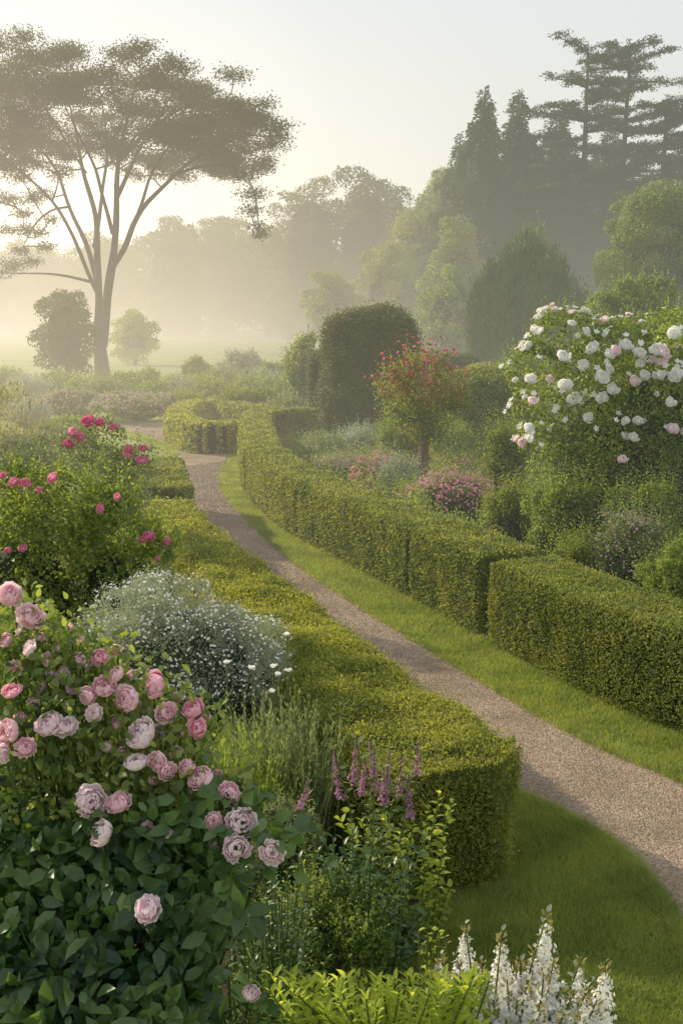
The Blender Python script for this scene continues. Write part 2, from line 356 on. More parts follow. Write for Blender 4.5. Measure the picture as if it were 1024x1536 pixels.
PL=[G(*p) for p in [(150,640),(205,652),(250,668)]]+[tuple(v+np.array([.1,0])) for v in HL[:6]]+[(.5,7.45),(.78,6.95),(1.15,6.5)]+[G(*p) for p in [(865,1245),(930,1295),(975,1355),(1015,1425),(1060,1510),(1090,1580)]]
PR=[G(*p) for p in [(220,632),(280,648),(335,668),(338,700),(338,735),(380,785),(440,840),(520,895),(600,945),(690,1000),(790,1060),(900,1120),(1024,1172),(1130,1225),(1230,1290),(1320,1370),(1400,1480),(1480,1600)]]
VR=[G(*p) for p in [(362,668),(352,705),(362,735),(410,788),(480,828),(560,872),(640,915),(720,960),(810,1010),(920,1065),(1024,1107),(1150,1150),(1300,1215),(1450,1290)]]
plc=smoothline(PL,.1)
pl=smoothline(PL,-180);pr=smoothline(PR,-180);vr=smoothline(VR,-160); pv=smoothline(PR[3:],-160)
def sheet(name,poly,z,mat,label):
    import bmesh
    V=np.array([(x,y,z) for x,y in poly])
    bm=bmesh.new(); f=bm.faces.new([bm.verts.new(v) for v in V]); bmesh.ops.triangulate(bm,faces=[f])
    me=bpy.data.meshes.new(name); bm.to_mesh(me); bm.free(); me.materials.append(mat); o=bpy.data.objects.new(name,me); col.objects.link(o)
    tag(o,label,kind='structure'); return o
sheet('garden_bed_right',[tuple(v) for v in vr[::4]]+[(30,8),(30,40),(-1,40),(-1.5,30)],.004,M['soil'],'dark soil of the flower bed behind the clipped right hedge')
sheet('garden_bed_left',[(-6.5,26),(-3.6,20.5)]+[tuple(v) for v in HL]+[(1.0,5.85),(.8,5.55),(.5,5.2),(.1,4.6),(-.3,4.2),(-12,4.2),(-25,20),(-25,26)],.004,M['soil'],'dark soil of the flower bed left of the hedge')
strip('gravel_path',pl,pr,.012,M['gravel'],'brown gravel path curving between the hedges',8)
fl=smoothline([(.42,7.5),(.75,6.6),(.88,6.0),(.72,5.6),(.42,5.25),(.05,4.7),(-.2,4.15)],-50)
pn=smoothline([(.5,7.45),(.78,6.95),(1.15,6.5)]+[G(*p) for p in [(865,1245),(930,1295),(975,1355),(1015,1425),(1060,1510),(1090,1580)]],-50)
strip('front_lawn',fl,pn+np.array([.05,0]),.008,M['turf'],'short green lawn beside the end of the left hedge',6)
strip('grass_verge',pv+np.array([-.03,0]),vr+np.array([.25,.1]),.008,M['turf'],'narrow grass verge between gravel path and right hedge',4)
fA=smoothline([G(*p) for p in [(262,688),(232,672),(200,660),(150,648),(110,640)]],-30); fB=smoothline([G(*p) for p in [(268,682),(245,664),(205,651),(160,641),(120,634)]],-30)
strip('far_lawn',fA,fB,.016,M['turf'],'pale green lawn edge where the path bends left in the distance',4)
def blades(Pt,h,w,lean=.5):
    n=len(Pt); a=rs.uniform(0,6.283,n); s=np.stack([np.cos(a),np.sin(a),np.zeros(n)],1)
    tip=Pt+np.stack([rs.normal(size=n)*lean,rs.normal(size=n)*lean,np.ones(n)],1)*(h*rs.uniform(.5,1.2,n))[:,None]
    w=np.broadcast_to(w,(n,))[:,None]; V=np.stack([Pt-s*w/2,Pt+s*w/2,tip],1).reshape(-1,3); return V,np.arange(3*n).reshape(-1,3)
def strip_pts(A,B,n,bias=1.0):
    A=np.asarray(A);B=np.asarray(B); m=.5*(A+B); seg=np.linalg.norm(np.diff(m,axis=0),axis=1)*(np.linalg.norm(A-B,axis=1)[1:])
    d=m[1:,1]; w=seg/np.maximum(d,4)**bias; w/=w.sum(); k=rs.choice(len(w),n,p=w); f=rs.random(n)[:,None]; g=rs.random(n)[:,None]
    return (A[k]*(1-f)+A[k+1]*f)*(1-g)+(B[k]*(1-f)+B[k+1]*f)*g
parts=[]
q=strip_pts(fl,pn+np.array([.05,0]),90000,0); q=q+rs.normal(size=q.shape)*.014; hh_=.045*(1+.35*nz(np.c_[q,0*q[:,:1]],3)); parts.append(blades(np.c_[q,np.full(len(q),.005)],hh_,.005)+(0,))
e=strip_pts(pn+np.array([.02,0]),pn+np.array([.09,0]),9000,0)+rs.normal(size=(9000,2))*.018; parts.append(blades(np.c_[e,np.full(len(e),.008)],.055,.005,.8)+(0,))
vr2=vr+np.array([.12,.06])
q=strip_pts(pv,vr2,110000,1.6); q=q+rs.normal(size=q.shape)*.018; dd=q[:,1]; parts.append(blades(np.c_[q,np.full(len(q),.005)],.045,.0007*dd)+(0,))
e=strip_pts(pv+np.array([-.07,0]),pv+np.array([.02,0]),16000,1.2)+rs.normal(size=(16000,2))*.02; parts.append(blades(np.c_[e,np.full(len(e),.008)],.055,.0007*e[:,1],.8)+(0,))
q=strip_pts(fA,fB,5000,0); parts.append(blades(np.c_[q,np.full(len(q),.012)],.05,.03)+(0,))
tag(build('grass',parts,[M['grass']]),'short green grass blades of the lawn and verge','grass',kind='stuff')
q=strip_pts(pl[60:],pr[60:],36000,1.2); s=rs.uniform(.004,.010,len(q))*np.maximum(1,q[:,1]/8)
tv=np.array([(1,0,0),(-.5,.87,0),(-.5,-.87,0),(0,0,.9)]); a=rs.uniform(0,6.28,len(q))
R=np.stack([np.stack([np.cos(a),-np.sin(a)],1),np.stack([np.sin(a),np.cos(a)],1)],1)
xy=np.einsum('nij,kj->nki',R,tv[:,:2])*s[:,None,None]*rs.uniform(.7,1.3,(len(q),1,1))
V=np.concatenate([q[:,None]+xy,(.010+tv[None,:,2,None]*s[:,None,None])],-1).reshape(-1,3)
Fc=(np.array([(0,1,3),(1,2,3),(2,0,3)])[None]+(np.arange(len(q))*4)[:,None,None]).reshape(-1,3)
tag(build('gravel',[(V,Fc,0)],[M['pebble']]),'loose small stones over the gravel path','gravel',kind='stuff')
# ---------------------------------------------------------------- hedges
def hedge(label,pts,w,h,mat='box',lmin=.024,k=6.0,b0=.04,b1=.04,group=None,rc=.08,amp=.03,wend=None,name='clipped_hedge',lodk=.0031,fq=3.2,fuzz=.014):
    C=smoothline(pts,.12); n=len(C); T=nrm(np.gradient(C,axis=0)); Nn=np.stack([T[:,1],-T[:,0]],1)
    W=np.linspace(w,wend if wend else w,n); d=np.linalg.norm(C,axis=1); Ls=np.maximum(lmin,lodk*d)
    per=2*h+2*W; wt=k/Ls**2*per*.12; N=int(wt.sum()); kk=rs.choice(n-1,N,p=wt[:-1]/wt[:-1].sum()); f=rs.random(N)
    c=C[kk]*(1-f[:,None])+C[kk+1]*f[:,None]; n3=Nn[kk]; ww=W[kk]; L=Ls[kk]
    q=rs.random(N)*(2*h+2*ww); off=np.where(q<h,-ww,np.where(q<h+2*ww,q-h-ww,ww)); z=np.where(q<h,q,np.where(q<h+2*ww,h,2*h+2*ww-q))
    nx=np.where(q<h,-1.,np.where(q<h+2*ww,0,1.)); nzz=np.where((q>=h)&(q<h+2*ww),1.,0.)
    co=np.abs(off)-(ww-rc); cz=z-(h-rc); m=(co>0)&(cz>0); l=np.sqrt(co**2+cz**2)+1e-6
    off=np.where(m,np.sign(off)*((ww-rc)+co/l*rc),off); z=np.where(m,(h-rc)+cz/l*rc,z)
    nx=np.where(m,np.sign(off)*co/l,nx); nzz=np.where(m,cz/l,nzz)
    P1=np.concatenate([c+n3*off[:,None],z[:,None]],1); N1=np.concatenate([n3*nx[:,None],nzz[:,None]],1)
    Ps=[P1];NN=[N1];LL=[L]
    for e,b,sg in ((0,b0,-1),(n-1,b1,1)):
        nn=int(k/Ls[e]**2*(2*W[e]*h)*1.2); o=rs.uniform(-1,1,nn)*W[e]; zz=rs.random(nn)*h
        bu=b*(1-(o/W[e])**4)*(1-.15*(zz/h)**3); sl=4*b*o**3/W[e]**4
        p=C[e]+Nn[e]*o[:,None]+T[e]*(sg*bu)[:,None]; nr=nrm(T[e]*sg+Nn[e]*sl[:,None])
        Ps.append(np.c_[p,zz]); NN.append(np.c_[nr,np.zeros(nn)+.05]); LL.append(np.full(nn,Ls[e]))
        nt=int(k/Ls[e]**2*(W[e]*b*1.7))
        if nt>10:
            o=rs.uniform(-1,1,nt)*W[e]; u=rs.random(nt)*b*(1-(o/W[e])**4)
            Ps.append(np.c_[C[e]+Nn[e]*o[:,None]+T[e]*(sg*u)[:,None],np.full(nt,h*.98)]); NN.append(np.tile([0,0,1.],(nt,1))); LL.append(np.full(nt,Ls[e]))
    Pt=np.vstack(Ps);NN=np.vstack(NN);LL=np.concatenate(LL)
    disp=amp*nz(Pt,fq)+amp*.5*nz(Pt,9)+amp*.25*nz(Pt,21)
    Pt=Pt+NN*(disp+rs.normal(size=len(Pt))*.009+(rs.random(len(Pt))<.10)*expo(fuzz,len(Pt),3))[:,None]; Pt[:,2]=np.maximum(Pt[:,2],.01)
    t=thing(name,label,'hedge',(C[n//2][0],C[n//2][1],0),group)
    nn=nrm(NN+rdir(len(Pt))*.75); A=np.cross(nn,rdir(len(Pt)))+NN*.5+np.array([0,0,.3]); l=LL*rs.uniform(.7,1.3,len(Pt))
    V,Fc=leafgeo(Pt,A,nn,l,l*.6,T_LEAF if lmin<.03 and d.min()<9 else T_QUAD)
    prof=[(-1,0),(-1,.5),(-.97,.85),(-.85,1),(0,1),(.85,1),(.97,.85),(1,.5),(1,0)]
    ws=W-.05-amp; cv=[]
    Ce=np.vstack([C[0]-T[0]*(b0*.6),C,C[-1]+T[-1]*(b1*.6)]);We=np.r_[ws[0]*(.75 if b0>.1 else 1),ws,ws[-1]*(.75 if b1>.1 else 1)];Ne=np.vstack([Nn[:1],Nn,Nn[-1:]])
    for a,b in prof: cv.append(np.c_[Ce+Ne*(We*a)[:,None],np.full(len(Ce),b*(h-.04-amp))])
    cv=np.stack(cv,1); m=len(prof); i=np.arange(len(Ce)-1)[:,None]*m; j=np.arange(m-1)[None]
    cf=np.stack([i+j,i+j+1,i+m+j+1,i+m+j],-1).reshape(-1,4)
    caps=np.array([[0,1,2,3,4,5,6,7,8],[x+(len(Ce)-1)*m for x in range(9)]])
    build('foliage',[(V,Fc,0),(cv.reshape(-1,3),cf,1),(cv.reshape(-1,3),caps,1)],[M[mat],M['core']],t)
    return t
front=smoothline([G(*p) for p in [(362,668),(352,705),(362,735),(410,788),(480,828),(560,872),(640,915),(720,960),(810,1010),(920,1065),(1024,1107),(1150,1150),(1300,1215)]],.06)
Tt=nrm(np.gradient(front,axis=0)); Nn=np.stack([Tt[:,1],-Tt[:,0]],1)
side=np.where((Nn[:,0:1]>0),Nn,-Nn)
cen=front+side*.38
ix=512+F*front[:,0]/(front[:,1]*cp+H*sp)
def cut(a,b):
    q=cen[(ix>=a)&(ix<=b)&(front[:,1]<22.5)]; k=np.unique(np.r_[np.arange(0,len(q)-3,8),len(q)-1]); return [tuple(v) for v in q[k]]
far_turn=[G(*p) for p in [(500,662),(460,662),(415,664),(385,672)]]
q=cen[(ix<=441)&(front[:,1]<19.5)]; k=np.unique(np.r_[np.arange(0,len(q)-3,8),len(q)-1])
hedge('far clipped box hedge block that turns right at its far end beside the path',far_turn+[tuple(v) for v in q[k]],.33,.79,'boxd',b1=.01,lodk=.0026)
hedge('clipped box hedge block just beyond the low joint, left of the rose standard',cut(444,609),.34,.78,'boxd',b0=.01,b1=.01,lodk=.0026)
hedge('short clipped box hedge block just left of the dark gap',cut(612,710),.35,.79,'boxd',b0=.01,b1=.03,lodk=.0026)
hedge('nearest clipped box hedge block right of the dark gap, running out of view',cut(730,1400),.36,.77,'boxd',lmin=.019,b0=.03,lodk=.0026,amp=.025)
hc=smoothline([tuple(v) for v in HL[::-1]],.1); tt_=nrm(np.gradient(hc,axis=0)); nn_=np.stack([-tt_[:,1],tt_[:,0]],1); nn_=np.where(nn_[:,0:1]<0,nn_,-nn_)
hw=np.interp(hc[:,1],[5.6,7,9.5,14],[.47,.44,.36,.34]); lc=hc+nn_*hw[:,None]
sel_=(hc[:,1]>5.75)&(hc[:,1]<14.2); q=lc[sel_]; k=np.unique(np.r_[np.arange(0,len(q)-3,6),len(q)-1])
hedge('broad billowing box hedge with rounded near end on the left of the path',[tuple(v) for v in q[k]],.46,HH+.01,'box',lmin=.019,b0=.26,rc=.17,amp=.055,wend=.31,k=7.2,fq=4.2,fuzz=.024,lodk=.0026)
sel_=(hc[:,1]>14.6); q=lc[sel_]; k=np.unique(np.r_[np.arange(0,len(q)-3,6),len(q)-1])
hedge('small raised box hedge block at the far end of the broad left hedge',[tuple(v) for v in q[k]],.34,.8,'boxd',b0=.06,amp=.04)
loop=[G(*p) for p in [(350,676),(322,680),(292,676),(272,664),(272,650),(290,640),(325,637)]]
hedge('low curving box hedge loop at the bend of the path',loop,.32,.68,'box',rc=.14)
hedge('short low hedge curl inside the bend behind the loop',[G(*p) for p in [(415,652),(380,650),(345,640),(330,632)]],.36,.7,'boxd',rc=.14)
# ---------------------------------------------------------------- clipped yew and formal hedges
def clipped_block(label,px0,px1,pyt,Y,dep,mat='yew',dome=.3,n=42000,cat='topiary',name='yew_topiary',leaf=.06,loose=.03,e=5.,lump=.12,nf=1.8):
    a=P(px0,pyt,Y);b=P(px1,pyt,Y);x=(a[0]+b[0])/2;rx=(b[0]-a[0])/2;h=a[2]
    t=thing(name,label,cat,(x,Y,0))
    q=rs.uniform(-1,1,(n,3)); ax=rs.choice(3,n,p=[.36,.36,.28]); sg=rs.choice([-1.,1.],n); sg=np.where(ax==2,1,sg); q[np.arange(n),ax]=sg
    # rounded box: pull the corners in
    L_=(np.abs(q)**e).sum(1)**(1/e); q2=q/np.maximum(L_,1)[:,None]**.9; q=q2; N=nrm(np.sign(q)*np.abs(q)**(e-1)+1e-6)
    top=np.where(q[:,2]>0,1-dome*.5*(q[:,0]**2+q[:,1]**2),1)
    Pt=np.c_[x+q[:,0]*rx,Y+q[:,1]*dep,h*.5+q[:,2]*h*.5*top]; Pt=Pt+N*(lump*nz(Pt,nf)+lump*.7*nz(Pt,5)+rs.normal(size=n)*loose)[:,None]; Pt[:,2]=np.maximum(Pt[:,2],.02)
    V,Fc=scatter_leaves(Pt,N,leaf,.55,.8,up=.2)
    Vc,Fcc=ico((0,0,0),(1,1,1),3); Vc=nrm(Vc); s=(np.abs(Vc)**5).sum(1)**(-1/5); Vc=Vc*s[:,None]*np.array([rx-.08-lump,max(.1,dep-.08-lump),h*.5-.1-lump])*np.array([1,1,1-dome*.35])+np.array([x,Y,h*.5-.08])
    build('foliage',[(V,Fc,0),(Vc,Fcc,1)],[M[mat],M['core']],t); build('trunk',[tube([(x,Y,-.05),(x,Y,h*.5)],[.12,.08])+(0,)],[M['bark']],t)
clipped_block('tall dark clipped yew block with domed top, left of the rose standard',488,614,478,27,1.2,dome=.10,n=110000,loose=.09,e=6,lump=.24,leaf=.065,nf=1.3)
clipped_block('slim dark yew column against the left side of the tall yew block',463,496,535,28,.5,dome=.2,n=18000,loose=.05)
clipped_block('long clipped hedge with warm tan top behind the rose standard',640,800,562,22,1.0,'boxd',dome=.1,cat='hedge',name='clipped_hedge')
clipped_block('dark green formal hedge far behind the rose standard',622,718,535,34,1.0,'yew',dome=.05,n=20000,cat='hedge',name='clipped_hedge',leaf=.1)
clipped_block('pale flat-topped hedge in front of the feathery dark shrub',700,800,548,30,1.0,'box',dome=.05,n=20000,cat='hedge',name='clipped_hedge',leaf=.09)
# ---------------------------------------------------------------- trees
def tree(name,label,box,Y,mat='tree',leaf=.15,nl=34,cov=2.6,lr=.3,depth=.9,group=None,cat='tree',zlow=.08,asp=.6,flat=.75,nmax=42000,e=2.4,coref=.58):
    px0,px1,pyt=box;a=P(px0,pyt,Y);b=P(px1,pyt,Y);x=(a[0]+b[0])/2;rx=(b[0]-a[0])/2;top=a[2]
    t=thing(name,label,cat,(x,Y,0),group); zc=top*(1+zlow)/2; rz=top*(1-zlow)/2; gm=math.sqrt(rx*rz)*lr if rz<rx*2.2 else rx*lr*1.5
    # main mass always stands well outside the inner shade
    L=[(x,Y,zc,rx*.74,rx*.70*depth,rz*.84),(x,Y,zc,rx*.70,rx*.66*depth,rz*.80)]
    for i in range(nl):
        d=rdir(1)[0]; q=rs.uniform(.6,.92); r=gm*rs.uniform(.45,1.15)
        q=min(q,1.0-r*.8/max(rx,rz))
        s=(abs(d[0])**e+abs(d[2])**e+abs(d[1])**e)**(-1/e); d=d*s*.97
        tap=1 if d[2]<0 else 1-.15*d[2]
        c=(x+rx*q*d[0]*tap,Y+rx*depth*q*d[1]*tap,zc+rz*q*d[2]); L.append((*c,r,r,r*flat))
        for k in range(3):
            g=rdir(1)[0]; g[2]=abs(g[2])*.8; r2=r*rs.uniform(.35,.6); L.append((c[0]+g[0]*r*.85,c[1]+g[1]*r*.85,c[2]+g[2]*r*.6,r2,r2,r2*flat))
    Lf=max(leaf,.0024*Y); area=4*3.14*rx*rz*1.3; n=min(int(cov*area/(Lf*Lf*asp)),nmax)
    V,Fc=ico((x,Y,zc),(rx*coref,rx*coref*.9*depth,rz*coref*1.12),3,.08)
    build('crown',[foliage(L,n,Lf,asp,.8,T_QUAD,.45,low=-.8,cull=.55,stray=.15),(V,Fc,1)],[M[mat],M['core']],t)
    r0=max(.1,top*.022); st=[tube([(x,Y,-.1),(x+.02*top,Y,top*.25),(x-.01*top,Y,top*.6)],[r0*1.3,r0,r0*.5])+(0,)]
    build('trunk',st,[M['bark']],t); return t
Y0=58.0
def pp(l): return [P(x,y,Y0+dy) for x,y,dy in l]
bt=thing('spreading_tree','tall spreading tree with forked trunk and umbrella crown in the misty meadow','tree',(P(155,568,Y0)[0],Y0,0))
px=Y0/F
limbs=[([(155,572,0),(152,520,0),(149,470,0),(145,420,0),(142,370,.5),(138,320,1),(130,260,1.5),(118,200,2),(104,140,2)],[27,18,12,11,9,7,5.5,4,1.5]),
 ([(154,520,0),(162,460,-.3),(166,405,-.6),(169,350,-1),(174,300,-1.5),(182,240,-2),(192,180,-2),(203,120,-2)],[15,14,12,10,8,6,4,1.5]),
 ([(166,405,-.6),(184,375,-1.5),(203,330,-2.5),(222,298,-3),(262,262,-3.5),(310,228,-4),(355,198,-4)],[10,9,7.5,6,5,3,1.5]),
 ([(174,300,-1.5),(198,250,-1),(225,200,0),(250,155,1),(268,118,1)],[7,5.5,4,3,1.5]),
 ([(145,420,0),(128,365,1),(106,310,2),(80,255,3),(52,210,3),(20,175,3)],[8,7,5.5,4.5,3,1.5]),
 ([(149,445,0),(128,400,-2),(105,350,-3),(72,300,-4),(28,255,-5),(-20,228,-5)],[7,6,5,4,2.5,1.5]),
 ([(142,370,.5),(152,310,2),(158,250,3),(156,190,4),(152,125,4)],[7,5.5,4.5,3,1.5]),
 ([(262,262,-3.5),(300,250,-3),(340,248,-3),(372,262,-3),(386,290,-3)],[4,3.5,3,2,1.2]),
 ([(182,240,-2),(225,195,-4),(280,155,-5),(330,135,-5)],[5,4,3,1.5]),
 ([(106,310,2),(80,315,1),(55,335,0),(35,370,0)],[4,3,2.5,1.5]),
 ([(169,350,-1),(152,280,-4),(125,220,-6),(95,165,-6)],[6,5,3.5,1.5]),
 ([(130,260,1.5),(98,215,1),(72,170,0),(55,130,0)],[4,3,2.5,1.5]),
 ([(203,330,-2.5),(235,250,-5),(270,200,-6),(300,165,-6)],[5,4,3,1.5])]
parts=[];lp=[]
for li,(l,r) in enumerate(limbs):
    c=smoothline(np.array(pp(l)),.5); rr=np.interp(np.linspace(0,1,len(c)),np.linspace(0,1,len(r)),r)*px*.5
    am=np.minimum(1,np.arange(len(c))/8)*.26
    c=c+np.stack([nz(c+li*3,.9)*am,nz(c+5+li,.9)*am,nz(c-9,1.2)*am*.3],1); parts.append(tube(c,rr*(1+.1*nz(c,2.)),8)+(0,)); lp.append(c[len(c)//3:])
lp=np.vstack(lp)
cl=[]
cc=P(185,240,Y0); RX,RY,RZ=238*px,7.5,163*px
for i in range(240):
    a=rs.uniform(0,6.283); u=rs.uniform(-.02,.98); e=math.asin(u); q=rs.uniform(.58,.97)*(1+.04*math.sin(a*5+u*9)); r=rs.uniform(.35,.95)
    cl.append((cc[0]+RX*q*math.cos(a)*math.cos(e)**.6,cc[1]+RY*q*math.sin(a)*math.cos(e)**.6,cc[2]+RZ*q*math.sin(e)*(1-.12*math.cos(a)),r*1.35,r*1.35,r*.48))
for x,y,r in [(15,300,.7),(40,345,.6),(20,398,.7),(48,392,.5),(5,410,.45),(70,370,.45),(35,320,.5),(10,345,.5),(385,250,.8),(405,215,.9),(415,190,.7),(380,290,.7),(376,315,.55),(388,340,.5),(392,352,.4),(365,262,.7),(350,245,.6),(325,255,.5),(60,290,.6),(90,260,.6),(300,235,.6),(0,250,.9),(-30,290,1),(30,265,.6),(230,250,.4),(260,225,.5),(100,235,.5),(140,225,.5),(200,215,.5),(75,330,.4),(50,300,.5),(418,205,.5),(400,240,.5),(60,350,.4),(30,375,.4),(20,100,.9),(-20,120,1),(55,85,.8),(100,75,.8),(0,150,.9),(40,140,.9),(-40,180,1)]:
    c=P(x,y,Y0+rs.uniform(-3,3)); cl.append((*c,r*1.3,r*1.3,r*.55))
# grow twigs: every clump joins the nearest wood already grown, so branching forks naturally
wood=[tuple(p) for p in lp]; todo=[np.array(c[:3]) for c in cl]
W_=np.array(wood); D_=np.array([np.linalg.norm(W_-c,axis=1).min() for c in todo])
for ci in np.argsort(D_):
    c=todo[ci]; W_=np.array(wood); d=np.linalg.norm(W_-c,axis=1)+np.maximum(0,W_[:,2]-c[2])*1.5; s=W_[d.argmin()]; L_=np.linalg.norm(c-s)
    m=(s+c)/2+np.array([0,0,-.04*L_])+rs.normal(size=3)*.08*L_**.7; sl=smoothline([s,m,c],.35)
    parts.append(tube(sl,np.linspace(.025+.013*L_,.018,len(sl)),5)+(0,)); wood+= [tuple(p) for p in sl[len(sl)//3::2]]
    for k2 in range(3):
        e=c+(rdir(1)[0]*np.array([1,1,.35]))*.7; m2=(c+e)/2+rs.normal(size=3)*.08; parts.append(tube([c,m2,e],[.02,.015,.007],4)+(0,))
build('trunk',parts,[M['bark']],bt)
Pt,N=lobes_points(cl,175000,.9,low=-1,cull=0,stray=.25); Pt=Pt+rs.normal(size=Pt.shape)*.10
kp=nz(Pt,1.6)>-.62; Pt,N=Pt[kp],N[kp]
build('crown',[scatter_leaves(Pt,N,.115,.6,1.2)+(0,)],[M['bigtree']],bt)
tree('small_tree','rounded small tree in front of the big tree trunk, to its left',(42,145,420),52,'tree',nl=46,zlow=-.05,lr=.26,e=1.9,coref=.5)
tree('small_tree','pale misty small tree just right of the big tree trunk',(160,240,460),75,'treel',nl=24,zlow=-.1,lr=.32,e=1.9,coref=.5)
fw=[(-140,30,338,200,'leftmost misty tree at the frame edge beyond the meadow'),(-20,130,352,225,'low misty tree behind the left half of the big tree'),(80,240,342,220,'misty tree directly behind the big tree trunk'),
(190,330,318,205,'misty tree right of the big tree trunk, under the glow'),(260,400,306,215,'hazy tree between the glow and the twin crowns'),(330,470,330,200,'hazy lower tree left of the twin crowns'),
(396,530,250,175,'tall hazy tree with domed crown, left of the twin crowns'),(480,625,238,170,'tall hazy tree with flat layered crown, right of the twin crowns'),(550,700,290,150,'hazy tree just left of the wooded slope')]
for i,(a,b,c,Y,lab) in enumerate(fw): tree('misty_tree',lab,(a,b,c),Y,'tree',leaf=.4,nl=46,cov=2.4,zlow=-.1,lr=.24,nmax=30000,e=2.6)
o=[]
for i in range(70):
    x=rs.uniform(-125,60); o.append((x,rs.uniform(222,245),rs.uniform(3,10),rs.uniform(6,11),6,rs.uniform(6,9)))
tag(build('woodland',[foliage(o,70000,.7,.6,.9,low=-.8,cull=0)],[M['tree']]),'distant woodland fading into the mist beyond the meadow','woodland',kind='stuff')
for a,b,c,Y,m,lab in [(448,545,396,95,'treel','round pale tree at the foot of the wooded slope'),(525,650,352,100,'treel','leafy tree on the left edge of the wooded slope'),(555,690,290,106,'treel','middle tree on the rising wooded slope'),(590,750,232,114,'treel','highest broadleaf tree of the slope, left of the pointed conifer'),
 (620,735,392,62,'treel','hazy rounded tree in front of the wooded slope'),(630,740,320,80,'treel','light tree at the foot of the pointed conifers'),(780,960,225,98,'tree','broad dark tree below the cedar crowns'),(900,1110,240,95,'tree','broad dark tree behind the right edge of the garden')]:
    tree('broadleaf_tree',lab,(a,b,c),Y,m,leaf=.2,nl=60,zlow=-.05,lr=.2,e=2.4,nmax=52000)
tree('broadleaf_tree','light green rounded tree at the right edge above the bright bushes',(885,1110,238),44,'treel',leaf=.11,nl=60,zlow=.0,lr=.22,nmax=100000,e=2.1,coref=.52,cov=3.5)
def conifer(label,pxc,pyt,Y,R,n=70000,tiers=80,mat='conif',droop=.4,leaf=.28,ex=.62):
    a=P(pxc,pyt,Y); x,top=a[0],a[2]; t=thing('conifer_tree',label,'tree',(x,Y,0))
    tz=np.linspace(.03,.997,tiers)+rs.normal(size=tiers)*.006
    br=[]
    for z in tz:
        rr=R*max(0,1-z)**ex+.15; blk=.9+.15*math.sin(z*40)
        for k in range(rs.integers(5,9)): br.append((min(z,.995)*top,rs.uniform(0,6.283),rr*blk*rs.uniform(.5,1.2)))
    br=np.array(br); w=br[:,2]**1.2; k=rs.choice(len(br),n,p=w/w.sum()); u=rs.random(n)**.6; z0,az,rr=br[k].T
    lat=rs.normal(size=n)*.15*rr*(1.15-u*.8)
    Pt=np.c_[x+np.cos(az)*rr*u-np.sin(az)*lat,Y+np.sin(az)*rr*u+np.cos(az)*lat,z0+rr*(.12*u-droop*u*u)-rs.random(n)*.7]
    A=np.c_[np.cos(az)*.8,np.sin(az)*.8,-.35+0*az]+rdir(n)*.5; V,Fc=leafgeo(Pt,A,rdir(n)+np.array([0,0,.8]),leaf*rs.uniform(.6,1.5,n),leaf*.42)
    Vc,Fcc=tube([(x,Y,0),(x,Y,top*.35),(x,Y,top*.8),(x,Y,top*.93)],[R*.55,R*.45,R*.14,.05],9)
    build('crown',[(V,Fc,0),(Vc,Fcc,1)],[M[mat],M['core']],t)
    build('trunk',[tube([(x,Y,-.1),(x,Y,top*.6),(x,Y,top*.99)],[top*.02,top*.012,.03])+(0,)],[M['bark']],t)
conifer('dark pointed conifer, tallest of the pair left of the cedars',727,126,86,6.0,ex=.78)
conifer('dark pointed conifer close behind and right of its taller neighbour',778,130,90,5.8,ex=.78)
conifer('lower dark conifer on the left shoulder of the pointed pair',690,196,92,5.0,45000,ex=.75)
conifer('dark conifer filling the gap below the cedars',835,165,92,6.0,60000)
conifer('dark conifer behind the right cedars, lower than them',915,190,95,7.0,60000)
def cedar(label,pxc,pyt,Y,w,seed,lean=0):
    r=np.random.default_rng(seed); a=P(pxc,pyt,Y);x,top=a[0],a[2]; t=thing('cedar_tree',label,'tree',(x,Y,0)); st=[tube([(x,Y,-.1),(x+lean*.3,Y,top*.5),(x+lean,Y,top*.98)],[.5,.28,.07],8)+(0,)]; lob=[]
    nb=36
    for i in range(nb):
        z=top*(.40+.58*(i/(nb-1)))+r.normal()*.25; s=w*(1.15-.65*max(0,(i/nb-.3))/.7)*r.uniform(.35,1.3); az=r.uniform(-.8,.8)+(0 if r.random()<.5 else math.pi)+(r.uniform(-1,1) if i%3==0 else 0)
        xx=x+lean*z/top; e=np.array([xx+math.cos(az)*s,Y+math.sin(az)*s,z+s*r.uniform(-.05,.16)]); b=np.array([xx,Y,z-.3])
        st.append(tube([b,(b+e)/2+np.array([0,0,.1]),e],[.11,.07,.02],5)+(0,))
        for f in np.linspace(.12,1.,9):
            if r.random()<.12: continue
            c=b*(1-f)+e*f; lob.append((c[0]+r.normal()*.25,c[1]+r.normal()*.6,c[2]+.12+r.normal()*.1,s*.1+.3,s*.2+.35,.16*(1.25-.5*f)))
    for k in range(5): lob.append((x+lean+r.normal()*.3,Y+r.normal()*.3,top-.15-k*.3,.22+.13*k,.22+.13*k,.18))
    build('trunk',st,[M['bark']],t); Pt,N=lobes_points(lob,42000,.8,low=-1,cull=0,stray=.35); build('crown',[scatter_leaves(Pt,N*.4+np.array([0,0,.6]),.22,.42,.7)+(0,)],[M['conif']],t)
cedar('tall cedar with flat layered branches, left of the cedar pair',882,66,88,5.4,3)
cedar('tall cedar with flat layered branches, right of the cedar pair',938,58,91,6.4,5,.4)
cedar('lower cedar at the right edge of the frame',1000,140,86,5.0,9)
